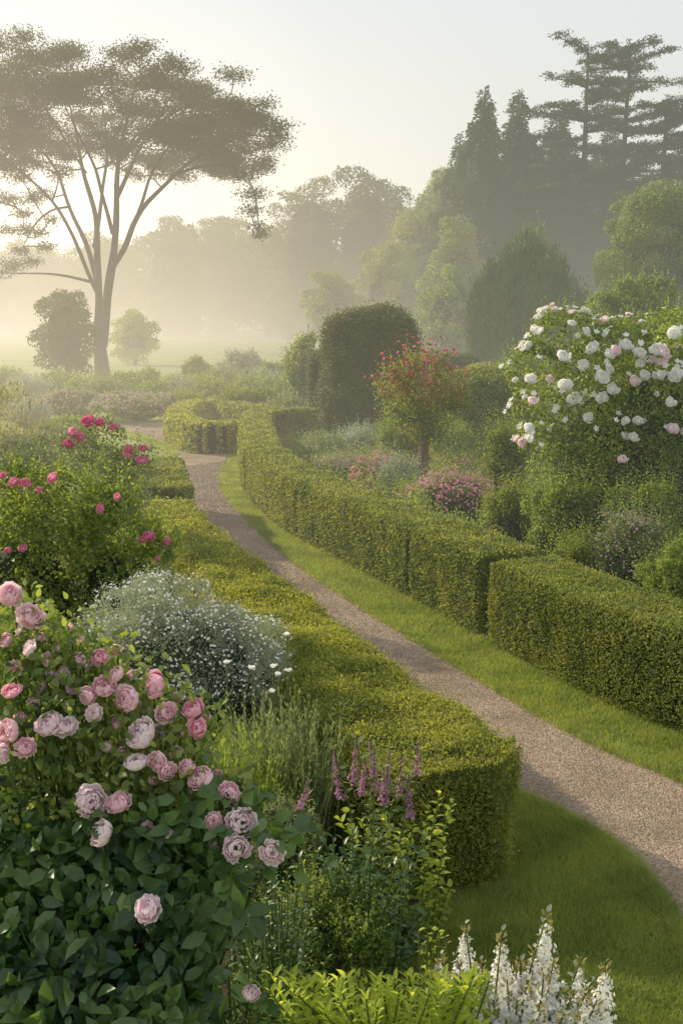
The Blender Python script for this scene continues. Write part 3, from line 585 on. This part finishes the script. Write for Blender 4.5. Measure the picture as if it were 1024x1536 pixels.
def feathery(label,px0,px1,pyt,Y):
    a=P(px0,pyt,Y);b=P(px1,pyt,Y);x=(a[0]+b[0])/2;rx=(b[0]-a[0])/2;top=a[2]; t=thing('feathery_shrub',label,'shrub',(x,Y,0)); L=[]
    for i in range(130):
        an=rs.uniform(0,6.28); q=rs.random()**.5; hh=top*(1-.34*q**2)*rs.uniform(.74,1.03); r=rs.uniform(.16,.32)
        L.append((x+rx*.9*q*math.cos(an)*rs.uniform(.9,1.1),Y+rx*.85*q*math.sin(an),hh*.6,r*1.3,r*1.3,hh*.4))
    Pt,N=lobes_points(L,95000,.4,low=-1,cull=0,stray=.3); A=N*.3+np.array([0,0,1.])+rdir(len(Pt))*.35
    V,Fc=leafgeo(Pt,A,rdir(len(Pt)),.24*rs.uniform(.6,1.4,len(Pt)),.06); Vc,Fcc=ico((x,Y,top*.4),(rx*.72,rx*.72,top*.38),3)
    build('foliage',[(V,Fc,0),(Vc,Fcc,1)],[M['dark'],M['core']],t); build('stem',[tube([(x,Y,-.1),(x,Y,top*.4)],[.2,.1])+(0,)],[M['bark']],t)
feathery('large dark feathery shrub with upright plumes behind the hedges on the right',702,885,350,45)
# ---------------------------------------------------------------- shrubs and perennials, right side
S=shrub
S('leafy_shrub','bright green layered bush below the light tree on the right','shrub',(862,1040,395),27,'green',.08,nl=40,lr=.26,spr=400,sprl=.4,cov=7)
S('leafy_shrub','yellow green bush at the right edge behind the white climbing rose','shrub',(975,1090,450),21,'yell',.06,nl=24,lr=.3)
S('leafy_shrub','dark green mound between the formal hedges and the climbing rose','shrub',(740,830,520),26,'green',.07,nl=16)
S('round_shrub','rounded dark shrub immediately left of the yew column','shrub',(424,484,482),33,'green',.08,nl=14)
S('round_shrub','soft green shrub just right of the tall yew block','shrub',(590,660,590),24,'green',.06)
ex=[(822,518),(812,560),(810,610),(815,660),(845,512),(885,530),(925,528),(965,530),(1005,510),(850,560),(880,600),(860,640),(920,580),(835,700),(970,590),(990,640),(900,660),(940,700),(1010,560),(1015,700),(870,690),(945,560),(900,740),(970,690),(1020,620)]
t,lob=S('climbing_rose','broad climbing rose covered in white blooms at the right edge','rose',(796,1160,525),13.2,'green',.045,nl=70,lr=.2,cov=16,ex=ex,exr=.34,depth=.5,spr=260,sprl=.22,coref=.8,nmax=90000,shell=.25,tmpl=T_LEAF)
add_flowers(t,lob,13.2,n=100,d=.095,kind='lo',zfrac=.5,mats=['white','white','white','white','pale'],stuff=170,mat='white',off=.03,clus=3.0,cj=.8)
vis=[(925,525),(935,518),(915,535),(950,540),(985,520),(1000,530),(1010,505),(970,560),(915,580),(905,590),(960,575),(940,625),(955,635),(945,650),(1000,600),(1012,640),(890,520),(870,540),(850,575),(800,570),(798,600),(800,640),(795,665),(880,620),(860,600),(935,690),(990,560),(1018,560),(902,560),(845,530)]
for i,(x,y) in enumerate(vis): put(bloom_mesh('white' if i%5 else 'pale',False,i%3),'bloom',t,P(x+rs.normal()*4,y+rs.normal()*4,12.35+rs.uniform(-.1,.15)),rs.uniform(.05,.085),(rs.normal()*.4,-.8,.6))
Yr=18.3; b=P(636,745,Yr); rt=thing('rose_standard','standard rose on a single trunk with loose crown of red blooms','rose tree',(b[0],Yr,0))
tp=[P(636,748,Yr),P(633,700,Yr),P(638,650,Yr),P(636,620,Yr)]; tp[0][2]=-.03
st=[tube(smoothline(np.array(tp),.1),.085,8)+(0,)]; lob=[]
for x,y,r in [(584,594,.22),(600,572,.24),(622,552,.22),(646,582,.28),(664,602,.24),(620,600,.3),(680,604,.2),(574,580,.16),(642,632,.28),(610,540,.15),(660,562,.2),(602,630,.24),(590,556,.14),(636,538,.13),(664,635,.22),(612,580,.24),(590,615,.2),(655,542,.12),(690,585,.16),(625,650,.2),(652,655,.18),(698,610,.14)]:
    c=P(x,y,Yr+rs.uniform(-.45,.45)); lob.append((*c,r,r,r*.9)); sl=smoothline([tp[3]+np.array([0,0,rs.uniform(-.25,.1)]),(tp[3]+c)/2+np.array([0,0,-.04])+rs.normal(size=3)*.05,c],.1); st.append(tube(sl,.012,5)+(0,))
build('trunk',st,[M['bark2']],rt); Pt,N=lobes_points(lob,6500,.9,low=-1,cull=0,stray=.4); Pt=Pt+rs.normal(size=Pt.shape)*.05
hiz=P(620,590,Yr)[2]; up_=Pt[:,2]>hiz+rs.normal(size=len(Pt))*.15; rb_=up_&(rs.random(len(Pt))<.45)
a_=scatter_leaves(Pt[~rb_],N[~rb_],.055,.6,1); b_=scatter_leaves(Pt[rb_],N[rb_],.055,.6,1)
build('crown',[a_+(0,),b_+(1,),sprigs(lob,90,.05,.6,.36,0,upw=.9)[:2]+(1,),sprigs(lob,90,.05,.6,.36,0,upw=.9)],[M['treel'],M['bronze']],rt)
add_flowers(rt,lob,Yr,n=100,d=.055,kind='lo',zfrac=.76,mats=['red','mag','deep','red'],off=.12)
FW=lambda m,n,d,st=0,zf=.35,k='star':dict(mat=m,n=n,d=d,kind=k,zfrac=zf,stuff=st,off=.06)
bed=[('pink_perennial','pink flowering clump left of the rose standard trunk','perennial',(528,606,688),18.5,'grey',FW('deep',90,.085,180,.2,'lo')),
('pink_perennial','wide clump of soft pink flowers right of the rose standard trunk','perennial',(618,750,714),16.3,'grey',FW('deep',100,.05,800,.2)),
('pink_perennial','small magenta flowered clump beside the rose standard base','perennial',(588,645,735),16.8,'green',FW('mag',60,.055,90,.2)),
('pink_perennial','dusty pink low clump behind the hedge, left of the pink clump','perennial',(465,550,692),20.5,'grey',FW('mauve',80,.07,260,.2)),
('pink_perennial','magenta flowers just left of the bright climbing foliage','perennial',(650,715,692),19.5,'green',FW('mag',70,.07,100)),
('silver_shrub','silvery mound between the pink clump and the rose trunk','shrub',(566,632,698),17.6,'silver',None),
('grey_perennial','grey green clump with upright leaves behind the far hedge','perennial',(448,520,664),23,'grey',FW('silver',30,.08,0,.5)),
('grey_perennial','pale sage clump in front of the yew block','perennial',(505,575,650),23.5,'silver',None),
('green_perennial','dark leafy clump behind the silvery mound','perennial',(640,720,640),20.5,'green',None),
('green_perennial','green clump at the foot of the tall yew block','perennial',(560,632,640),22,'green',None),
('leafy_shrub','loose yellow green shrub left of the climbing rose','shrub',(722,800,625),16.5,'treel',None),
('leafy_shrub','dark rounded shrub below the climbing rose','shrub',(785,905,705),12.4,'green',None),
('leafy_shrub','small light green mound behind the hedge gap','shrub',(825,900,790),10.8,'treel',None),
('leafy_shrub','twiggy pale shrub right of the pink clump','shrub',(722,810,730),13.8,'treel',None),
('leafy_shrub','olive green shrub at the foot of the nearer climbing rose','shrub',(895,1030,700),11.8,'green',None),
('wispy_perennial','feathery pinkish brown clump behind the nearest hedge block','perennial',(890,1005,765),10.6,'grey',FW('mauve',90,.025,300,.35)),
('wispy_perennial','feathery green clump at the right frame edge behind the hedge','perennial',(955,1090,805),9.8,'green',None)]
for nm,lab,cat,bx,Y,m,fl_ in bed:
    S(nm,lab,cat,bx,Y,m,.03 if Y<15 else .045,nl=40,lr=.25,flowers=fl_,asp=.4 if 'perennial' in nm else .6,up=.6 if 'perennial' in nm else .1,cov=5,spr=420,sprl=.36)
def cover(name,label,pts,rr,n,L,mat):
    lob=[(x,y,.0,rr*rs.uniform(.6,1.3),rr*rs.uniform(.6,1.3),rr*rs.uniform(.6,1.4)) for x,y in pts]
    tag(build(name,[foliage(lob,n,L,.5,.9,up=.5,low=.0,cull=0,shell=.5,stray=.2),sprigs(lob,2000,L,.5,.24,.1)],[M[mat]]),label,'ground cover',kind='stuff')
cn=[]
for i in range(130):
    k=rs.integers(20,len(cen)-5); c=cen[k]+side[k]*rs.uniform(.8,5.5); cn.append(tuple(c))
cover('ground_cover','mixed green ground cover filling the right flower bed',cn,.45,80000,.05,'green')
cn=[]
for i in range(130):
    y=rs.uniform(5.2,24); xl=np.interp(y,plc[::-1,1],plc[::-1,0]); cn.append((min(xl,1)-1.4-rs.uniform(0,5.5),y))
cover('ground_cover','mixed green ground cover filling the left flower bed',cn,.38,80000,.045,'grey')
# ---------------------------------------------------------------- left side, far to near
for lab,bx,Y,m,fl_ in [
('low green shrub at the far meadow edge left of the big tree',(50,125,560),44,'green',None),
('dark mound right of the big tree base',(155,250,556),42,'green',None),
('low dark mound at the meadow edge in the middle',(225,325,564),40,'green',None),
('small bright rounded bush on the meadow edge',(274,318,542),48,'treel',None),
('pale grassy shrub at the meadow edge, left of the round dark shrub',(325,400,530),46,'silver',None),
('second pale grassy shrub nearest the round dark shrub',(385,440,545),42,'grey',None),
('wide soft green shrub behind the hedge loop',(320,430,582),32,'treel',None),
('low green shrub between the hedge loop and the yew',(395,475,595),30,'grey',None),
('mauve flowering drift at the left of the far lawn',(50,160,588),34,'grey',FW('mauve',80,.1,400)),
('mauve flowering drift nearest the far lawn',(140,268,590),33,'grey',FW('mauve',80,.1,440)),
('green mound beside the far lawn',(60,150,628),25,'green',None),
('broad sage mound left of the small raised hedge block',(-60,110,645),17,'grey',None),
('green bush left of the small raised hedge block',(120,232,672),15.8,'green',None),
('wispy reddish grey shrub behind the magenta rose bush',(40,140,640),20,'grey',None)]:
    S('garden_shrub',lab,'shrub',bx,Y,m,.05,nl=32,lr=.28,flowers=fl_,cov=5,spr=360)
for i,(a,b,c,Y) in enumerate([(-40,40,556,46),(5,80,572,40),(95,175,570,39),(120,190,575,37),(200,262,578,36.5),(235,300,575,37),(268,345,572,38),(300,372,560,42),(340,420,568,38),(370,440,562,39),(405,462,570,36),(430,475,585,33),(-30,50,590,34),(10,80,605,30),(250,310,590,34.5),(355,410,590,33.5)]):
    S('border_shrub','loose misty green shrub in the layered border below the meadow edge','shrub',(a,b,c),Y,['green','grey','treel','silver'][(i*7)%4],.08,nl=22,lr=.32,cov=4,spr=260,sprl=.4,up=.4,asp=.45,group='loose shrubs of the layered far border',nmax=12000)
t=thing('tall_grass','upright tan tall grass at the left edge above the roses','grass',(P(8,640,17)[0],17,0))
n=200; b=np.tile(P(8,640,17),(n,1)); b[:,2]=0; b[:,:2]+=rs.normal(size=(n,2))*.15
V,Fc=blades(b,1.75,.02,.13); lv=leafgeo(b+np.c_[rs.normal(size=(n,2))*.16,rs.uniform(1.2,2.0,n)],rdir(n)+np.array([0,0,1.5]),rdir(n),.12,.03)
build('blades',[(V,Fc,0),lv+(0,)],[M['straw']],t)
mg=[(132,630,22),(150,632,18),(110,648,20),(103,664,18),(192,680,20),(213,690,20),(215,672,14),(170,640,14),(120,655,16),(194,672,14)]
t,lob=S('rose_bush','rose bush with magenta blooms standing above the left hedge','rose',(88,228,662),12,'grey',.035,nl=34,lr=.3,cov=5,ex=[(x,y+14) for x,y,s in mg],exr=.14,spr=300)
for x,y,s in mg: put(bloom_mesh('mag' if s%4 else 'deep',False,s%3),'bloom',t,P(x,y,11.55),s*11.6/F*.46,(rs.normal()*.3,-.6,.8))
pk=[(20,722,18),(38,724,17),(78,716,18),(5,712,12),(35,822,14),(12,825,12),(60,735,10),(150,760,12)]
t,lob=S('rose_bush','leafy rose bush with small pink blooms at the left edge','rose',(-90,150,745),8.8,'green',.042,nl=46,lr=.26,cov=5,tmpl=T_LEAF,ex=[(x,y+14) for x,y,s in pk]+[(60,750),(110,740),(140,765),(90,780),(30,780),(60,840),(120,820)],exr=.17,spr=420,sprl=.3)
for x,y,s in pk: put(bloom_mesh('deep',False,s%3),'bloom',t,P(x,y,8.25),s*8.3/F*.5,(rs.normal()*.3,-.7,.7))
pk=[(176,745,14),(222,803,17),(215,808,14),(250,812,14),(228,806,12),(236,838,10),(150,765,12)]
t,lob=S('rose_bush','glossy leafed rose bush with pink blooms above the white flowered mound','rose',(95,228,775),8.7,'green',.048,nl=40,lr=.26,cov=5,tmpl=T_LEAF,ex=[(x,y+14) for x,y,s in pk]+[(130,790),(160,800),(190,800),(200,840),(150,850)],exr=.14,spr=300,sprl=.28)
for x,y,s in pk: put(bloom_mesh('deep',False,s%3),'bloom',t,P(x,y,8.2),s*8.3/F*.5,(rs.normal()*.3,-.7,.7))
t,lob=S('white_flower_mound','silvery domed bush dotted with tiny white flowers','shrub',(105,435,868),7.0,'silver',.02,nl=50,lr=.25,cov=7,asp=.35,up=.8,depth=.75,spr=1700,sprl=.12,coref=.7,ex=[(150,940),(135,980),(180,915),(220,890),(400,960),(410,1000)],exr=.12,flowers=dict(mat='white',n=100,d=.021,zfrac=.45,stuff=1500,off=.02,name='flower'))
def tuft(name,label,cat,px,pyt,Y,n,rad,mat,w=.007):
    a=P(px,pyt,Y); g=float(gh(a[0],Y)); h=a[2]-g; t=thing(name,label,cat,(a[0],Y,g)); b=np.tile([a[0],Y,g],(n,1)); b[:,:2]+=rs.normal(size=(n,2))*rad*.35
    an=rs.uniform(0,6.28,n); q=rs.random(n)**.6; top=b+np.c_[np.cos(an)*q*rad*.8,np.sin(an)*q*rad*.8,h*(1.02-.35*q*q)*rs.uniform(.7,1,n)]
    s=rdir(n); s[:,2]*=.1; s=nrm(s)*w/2; V=np.stack([b-s,b+s,(b*.45+top*.55)+s+np.array([0,0,.02]),(b*.45+top*.55)-s+np.array([0,0,.02])],1)
    V2=np.stack([(b*.45+top*.55)-s+np.array([0,0,.02]),(b*.45+top*.55)+s+np.array([0,0,.02]),top],1)
    parts=[(V.reshape(-1,3),np.arange(4*n).reshape(-1,4),0),(V2.reshape(-1,3),np.arange(3*n).reshape(-1,3),0)]
    k=n*22; f=rs.random(k)**.6; i=rs.integers(0,n,k); Q=b[i]*(1-f[:,None])+top[i]*f[:,None]; A=nrm(top[i]-b[i])+rdir(k)*.5
    parts.append(leafgeo(Q,A,rdir(k),.04*rs.uniform(.6,1.2,k),.008)+(0,))
    build('foliage',parts,[M[mat]],t)
    return t,top
t,top=tuft('lavender_clump','upright grey green lavender clump in front of the white flowered mound','perennial',410,1040,5.7,620,.38,'grey')
tt,_=tuft('lavender_clump','smaller fine leaved clump at the left side of the lavender','perennial',345,1085,5.3,420,.28,'green')
wt=thing('allium','thin stemmed white globe flowers rising behind the lavender','flower',(P(415,1060,6.0)[0],6.0,0))
for x,y in [(410,998),(433,1004),(417,1010),(378,1000),(340,992),(430,950),(408,1035)]:
    p=P(x,y,6.0); build('stem',[tube([(p[0]*.9+abs_loc(wt)[0]*.1,6.0,0),(p[0],6.0,p[2]*.5),p],.003,4)+(0,)],[M['stem']],wt); put(bloom_mesh('white',False,1),'flower_head',wt,p,.018)
S('round_shrub','low rounded grey green mound in front of the lavender','shrub',(362,488,1195),4.9,'grey',.018,nl=34,lr=.25,cov=5,z0=.2,asp=.5,spr=400,sprl=.1)
def leafy(name,label,cat,spots,Lf,mat,asp=.55,per=26,tmpl=T_FINE,matstem='stem',droop=.25,rad=.006,t=None,start=.25,upk=.9):
    tips=np.array(spots,float); c=tips.mean(0); g=float(gh(c[0],c[1]))
    if t is None: t=thing(name,label,cat,(c[0],c[1],g))
    Q=[];A=[];NN=[]
    for ti,tp_ in enumerate(tips):
        b=np.array([c[0]+(tp_[0]-c[0])*.5,c[1]+(tp_[1]-c[1])*.5,0]); b[2]=gh(b[0],b[1])-.02
        m=(b+tp_)/2+np.r_[(tp_-b)[:2]*-.25,.05]+rs.normal(size=3)*.02; s=smoothline([b,m,tp_],.04)
        if ti<100: build('stem',[tube(s,np.linspace(rad,rad*.4,len(s)),5)+(0,)],[M[matstem]],t)
        k0=int(len(s)*start); f=np.linspace(k0,len(s)-1.01,per)
        for j,ff in enumerate(f):
            i0=int(ff); p=s[i0]*(1-(ff-i0))+s[i0+1]*(ff-i0); an=j*2.4+rs.uniform(-.4,.4); fr=(j+1)/per; up=.15+upk*fr**2
            o=np.array([math.cos(an),math.sin(an),0]); Q.append(p); A.append(o+np.array([0,0,up-droop])+rs.normal(size=3)*.18); NN.append(np.array([0,0,1.])-o*.5*up+rs.normal(size=3)*.3)
    Q=np.array(Q);A=np.array(A);NN=np.array(NN); l=Lf*rs.uniform(.5,1.25,len(Q))
    build('foliage',[leafgeo(Q,A,NN,l,l*asp,tmpl)+(0,)],[M[mat]],t,smooth=True); return t
def spires(t,tips,frac,mat,size,dens=90,wid=.028,name='flower_spike',tipm=None):
    for tp_ in tips:
        h=frac*rs.uniform(.75,1.2); n=dens; f=rs.random(n)**1.1; an=rs.uniform(0,6.28,n); r=wid*(1-f*.8)*rs.uniform(.2,1.15,n)*(1+.35*np.sin(f*26+rs.uniform(0,6)))
        bx,by=rs.normal(size=2)*.03
        Q=np.c_[tp_[0]+np.cos(an)*r+bx*(1-f)**2,tp_[1]+np.sin(an)*r+by*(1-f)**2,tp_[2]-h+f*h]; A=np.c_[np.cos(an),np.sin(an),.4+0*an]+rdir(n)*.6
        X=np.cross(A,rdir(n)); V,Fc=leafgeo(Q,X,A,size*rs.uniform(.5,1.1,n)*(1.15-.75*f),size*(1.1-.65*f),T_STAR)
        pr_=[(V,Fc,0),tube([(tp_[0]+bx,tp_[1]+by,tp_[2]-h*1.05),tp_],.003,4)+(1,)]; ms_=[M[mat],M['stem']]
        if tipm:
            m=30; f=rs.random(m); a2=rs.uniform(0,6.28,m); q=np.c_[tp_[0]+np.cos(a2)*.008,tp_[1]+np.sin(a2)*.008,tp_[2]-.03+f*.07]
            pr_.append(leafgeo(q,np.c_[np.cos(a2),np.sin(a2),1+0*a2],rdir(m),.018,.009)+(2,)); ms_.append(M[tipm])
        build(name,pr_,ms_,t)
tips=[P(x,y,Y) for x,y,Y in [(534,1102,5.0),(555,1105,5.05),(560,1122,4.9),(584,1122,5.0),(603,1130,5.1),(626,1114,5.0),(500,1120,5.1),(575,1150,4.8),(547,1135,4.9),(612,1160,4.8)]]
t=leafy('purple_spire_plant','clump of purple flower spires in front of the near hedge end','flower',tips,.05,'green',per=40,start=.1); spires(t,tips,.23,'purple',.016,220,.024)
tips=[P(462,1168,4.6),P(470,1240,4.5),P(455,1260,4.6)]
t=leafy('purple_spire_plant','single dark purple spire left of the spire clump','flower',tips,.04,'green',per=36,start=.1); spires(t,tips[:1],.14,'purple',.016,130,.02)
tips=[P(x,y,Y) for x,y,Y in [(660,1190,5.0),(680,1200,5.1),(640,1210,4.9),(620,1230,4.8),(665,1260,4.9),(640,1280,4.8),(600,1250,4.7),(575,1230,4.7),(540,1230,4.7),(510,1230,4.7),(650,1320,4.9),(675,1330,5.0)]]
leafy('leafy_perennial','bright leafy stems in front of the near hedge end, right of the spires','perennial',tips,.05,'yell',per=34)
tips=[P(rs.uniform(440,650),rs.uniform(1240,1430),rs.uniform(4.2,4.9)) for i in range(90)]
leafy('leafy_perennial','dark leafy perennial below the purple spires','perennial',tips,.042,'roseleaf',per=26)
S('round_shrub','dark low bush beneath the leafy perennials at centre bottom','shrub',(350,600,1330),4.3,'green',.022,nl=30,lr=.28,cov=4,z0=0,spr=500,sprl=.12)
tips=[P(rs.uniform(335,470),rs.uniform(1300,1440),rs.uniform(3.5,4.1)) for i in range(60)]
leafy('leafy_perennial','dusky green trailing perennial right of the foreground rose bush','perennial',tips,.03,'roseleaf',per=40)
# foreground rose bush
def edge(y): return np.interp(y,[880,930,1000,1100,1200,1300,1400,1500,1600],[60,110,200,300,350,370,330,320,330])
bl=[(210,1100,60,1),(137,1203,58,1),(150,1250,46,1),(178,1202,42,0),(362,1233,52,1),(355,1272,50,1),(408,1278,40,1),(220,1362,50,1),(343,1192,42,0),(300,1165,46,0),(231,1025,46,2),(190,1048,46,0),(72,1085,44,1),(98,1088,40,1),(10,1097,44,0),(38,1120,36,0),
(15,890,40,0),(48,922,46,0),(290,1062,36,2),(295,1092,36,2),(250,1068,36,0),(155,1030,40,0),(18,1035,32,2),(235,1142,36,0),(150,985,30,2),(172,1012,34,0),(118,992,28,0),(42,972,30,1),(75,990,28,0),(252,1157,32,0),(320,1232,30,0),(378,1490,32,1),(265,1130,26,0),(252,1250,24,0),(350,1376,18,0),(60,955,26,0),(5,1130,30,1),(205,1142,38,1),(95,1012,26,1),(130,1045,32,0),(322,1165,28,2),(280,1150,30,0),(222,1240,20,0),(8,960,28,0),(25,1000,26,0),(140,1070,30,1),
(30,945,20,1),(90,970,18,0),(110,1030,22,1),(60,1030,20,0),(175,975,18,0),(200,1010,20,0),(240,1095,22,1),(270,1100,18,0),(175,1085,24,0),(160,1120,20,1),(300,1210,20,0),(335,1215,18,1),(250,1200,16,0),(100,1060,20,0),(120,960,16,0),(215,1060,22,1),
(135,1000,20,1),(50,1055,22,1),(85,1040,18,0),(265,1045,20,0),(305,1075,24,0),(185,1130,22,0),(120,1100,18,1),(30,1075,22,0),(290,1185,22,1),(350,1160,18,0),(262,1180,16,1),(320,1265,20,0),(230,1170,18,0),(75,1010,16,1),(105,940,14,0)]
def yd(y): return 3.35-(y-900)/600*.85
base=P(150,1300,2.95); g=float(gh(base[0],2.95))
rb=thing('rose_bush','large foreground rose bush crowded with pale pink double blooms at the left','rose',(base[0],2.95,g))
for x,y,s,k in bl:
    Y=yd(y)+(.06 if s<30 else 0); p=P(x,y,Y); m=['pink','pale','rose'][k]
    put(bloom_mesh(m,True,(x+y)%6),'bloom',rb,p,s*Y/F*.45,(rs.normal()*.5-.2,-.75+rs.normal()*.3,.6+rs.normal()*.4))
    b=np.array([base[0]+(p[0]-base[0])*.4,3.0,g]); mm=(b+p)/2+np.array([(p[0]-b[0])*-.1,.15,.02]); q=p+np.array([0,.012,-.02])
    build('stem',[tube(smoothline([b,mm,q],.06),.004,5)+(0,)],[M['stem']],rb)
Q=[]
for i in range(14500):
    y=rs.uniform(895,1640); w_=edge(y)
    x=-120+(w_+120)*rs.random()**.85; x=min(x,w_-5+rs.normal()*14)
    Y=yd(y)+.08+rs.random()**1.3*.6+max(0,(x-w_+60)/400); Q.append(P(x,y+rs.uniform(0,25),Y))
for x,y,s,k in bl:
    for i in range(26):
        Q.append(P(x,y,yd(y))+np.array([rs.normal()*.05,.03+abs(rs.normal())*.03,-.02+rs.normal()*.045]))
Q=np.array(Q); N=np.array([0,-.6,.7])+rs.normal(size=Q.shape)*.5
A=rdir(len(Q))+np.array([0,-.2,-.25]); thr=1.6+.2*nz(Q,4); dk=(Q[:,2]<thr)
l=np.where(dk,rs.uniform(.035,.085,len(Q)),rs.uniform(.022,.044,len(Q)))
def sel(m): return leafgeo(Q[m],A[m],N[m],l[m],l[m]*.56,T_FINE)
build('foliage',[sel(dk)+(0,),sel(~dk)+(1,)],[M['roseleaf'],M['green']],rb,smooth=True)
# bottom yellow-green foliage and white spires
tips=[P(rs.uniform(390,745),1462+rs.exponential(50),rs.uniform(2.35,3.0)) for i in range(150)]
leafy('leafy_perennial','yellow green leafy plant along the bottom edge of the frame','perennial',tips,.034,'yell',asp=.36,per=60,upk=1.3)
tips=[P(rs.uniform(240,520),rs.uniform(1430,1600),rs.uniform(2.9,3.5)) for i in range(95)]
leafy('leafy_perennial','mid green leafy plant at the bottom between rose bush and yellow foliage','perennial',tips,.032,'green',asp=.5,per=40)
tips=[P(x,y,Y) for x,y,Y in [(697,1385,3.3),(660,1430,3.4),(820,1368,3.2),(752,1395,3.3),(780,1440,3.2),(650,1455,3.2),(870,1438,3.2),(908,1442,3.2),(720,1440,3.1),(840,1480,3.1),(800,1420,3.2),(685,1440,3.1),(760,1470,3.0),(740,1500,3.0),(810,1500,3.0),(860,1490,3.1),(700,1490,3.0),(730,1460,3.1),(775,1500,3.0),(830,1440,3.1),(665,1480,3.0),(880,1480,3.0),(790,1470,3.0),(715,1475,3.0),(845,1520,2.9),(760,1530,2.9),(690,1525,2.9),(815,1460,3.1),(895,1500,3.0),(640,1500,3.0),(725,1515,2.9),(800,1530,2.9),(870,1525,2.9),(660,1515,2.9)]]
t=leafy('white_spire_plant','white flower spires with yellow tips at the bottom right','flower',tips,.024,'silver',per=30,start=.3)
spires(t,[p-np.array([0,0,.045]) for p in tips],.27,'white',.025,480,.058,tipm='straw')
leafy('leafy_perennial','small yellow tipped shoot at the left of the white spires','perennial',[P(655+rs.normal()*12,1405+rs.normal()*8,3.5) for i in range(14)],.03,'yell',per=14)
# ---------------------------------------------------------------- light, sky, camera
sv=Vector((math.sin(AZ)*math.cos(EL),math.cos(AZ)*math.cos(EL),math.sin(EL)))
sd=bpy.data.lights.new('sun','SUN'); sd.energy=5; sd.angle=math.radians(1.2); sd.color=(1,.86,.61); so=bpy.data.objects.new('sun',sd); col.objects.link(so); so.rotation_euler=sv.to_track_quat('Z','Y').to_euler()
w=bpy.data.worlds.new('World'); bpy.context.scene.world=w; w.use_nodes=True; nt=w.node_tree; nt.nodes.clear(); N=nt.nodes.new;K=nt.links.new
sk=N('ShaderNodeTexSky'); sk.sky_type='NISHITA'; sk.sun_disc=False; sk.sun_elevation=EL; sk.sun_rotation=AZ; sk.dust_density=2
bg=N('ShaderNodeBackground'); bg.inputs[1].default_value=.14; K(sk.outputs[0],bg.inputs[0])
g=N('ShaderNodeTexCoord'); nv=N('ShaderNodeVectorMath'); nv.operation='NORMALIZE'; K(g.outputs['Generated'],nv.inputs[0])
hr=haze_ramp(nt,nv.outputs[0]); sx=N('ShaderNodeSeparateXYZ'); K(nv.outputs[0],sx.inputs[0])
# thin high haze: colour goes from the horizon haze to a pale veil with height
r=N('ShaderNodeMapRange'); r.interpolation_type='SMOOTHSTEP'; r.inputs['From Min'].default_value=0.02; r.inputs['From Max'].default_value=.42; K(sx.outputs[2],r.inputs['Value'])
mx=N('ShaderNodeMix'); mx.data_type='RGBA'; K(r.outputs[0],mx.inputs['Factor']); mx.inputs['B'].default_value=(.82,.87,.90,1)
br=N('ShaderNodeMix'); br.data_type='RGBA'; br.blend_type='ADD'; br.inputs['Factor'].default_value=1; K(hr,br.inputs['A']); br.inputs['B'].default_value=(.36,.34,.30,1); K(br.outputs['Result'],mx.inputs['A'])
b2=N('ShaderNodeBackground'); K(mx.outputs['Result'],b2.inputs[0]); b2.inputs[1].default_value=1.0
mm=N('ShaderNodeMixShader'); mm.inputs[0].default_value=.88; K(bg.outputs[0],mm.inputs[1]); K(b2.outputs[0],mm.inputs[2])
wo=N('ShaderNodeOutputWorld'); K(mm.outputs[0],wo.inputs[0])
cd=bpy.data.cameras.new('camera'); cd.sensor_fit='VERTICAL'; cd.sensor_height=36; cd.sensor_width=24; cd.lens=F/1536*36; cd.clip_end=6000; cd.clip_start=.05
co=bpy.data.objects.new('camera',cd); col.objects.link(co); co.location=(0,0,H); co.rotation_euler=(math.pi/2-PITCH,0,0); bpy.context.scene.camera=co
sc=bpy.context.scene; sc.view_settings.view_transform='Standard'; sc.view_settings.look='None'; sc.view_settings.exposure=0
print('faces',sum(len(o.data.polygons) for o in bpy.data.objects if o.type=='MESH'))
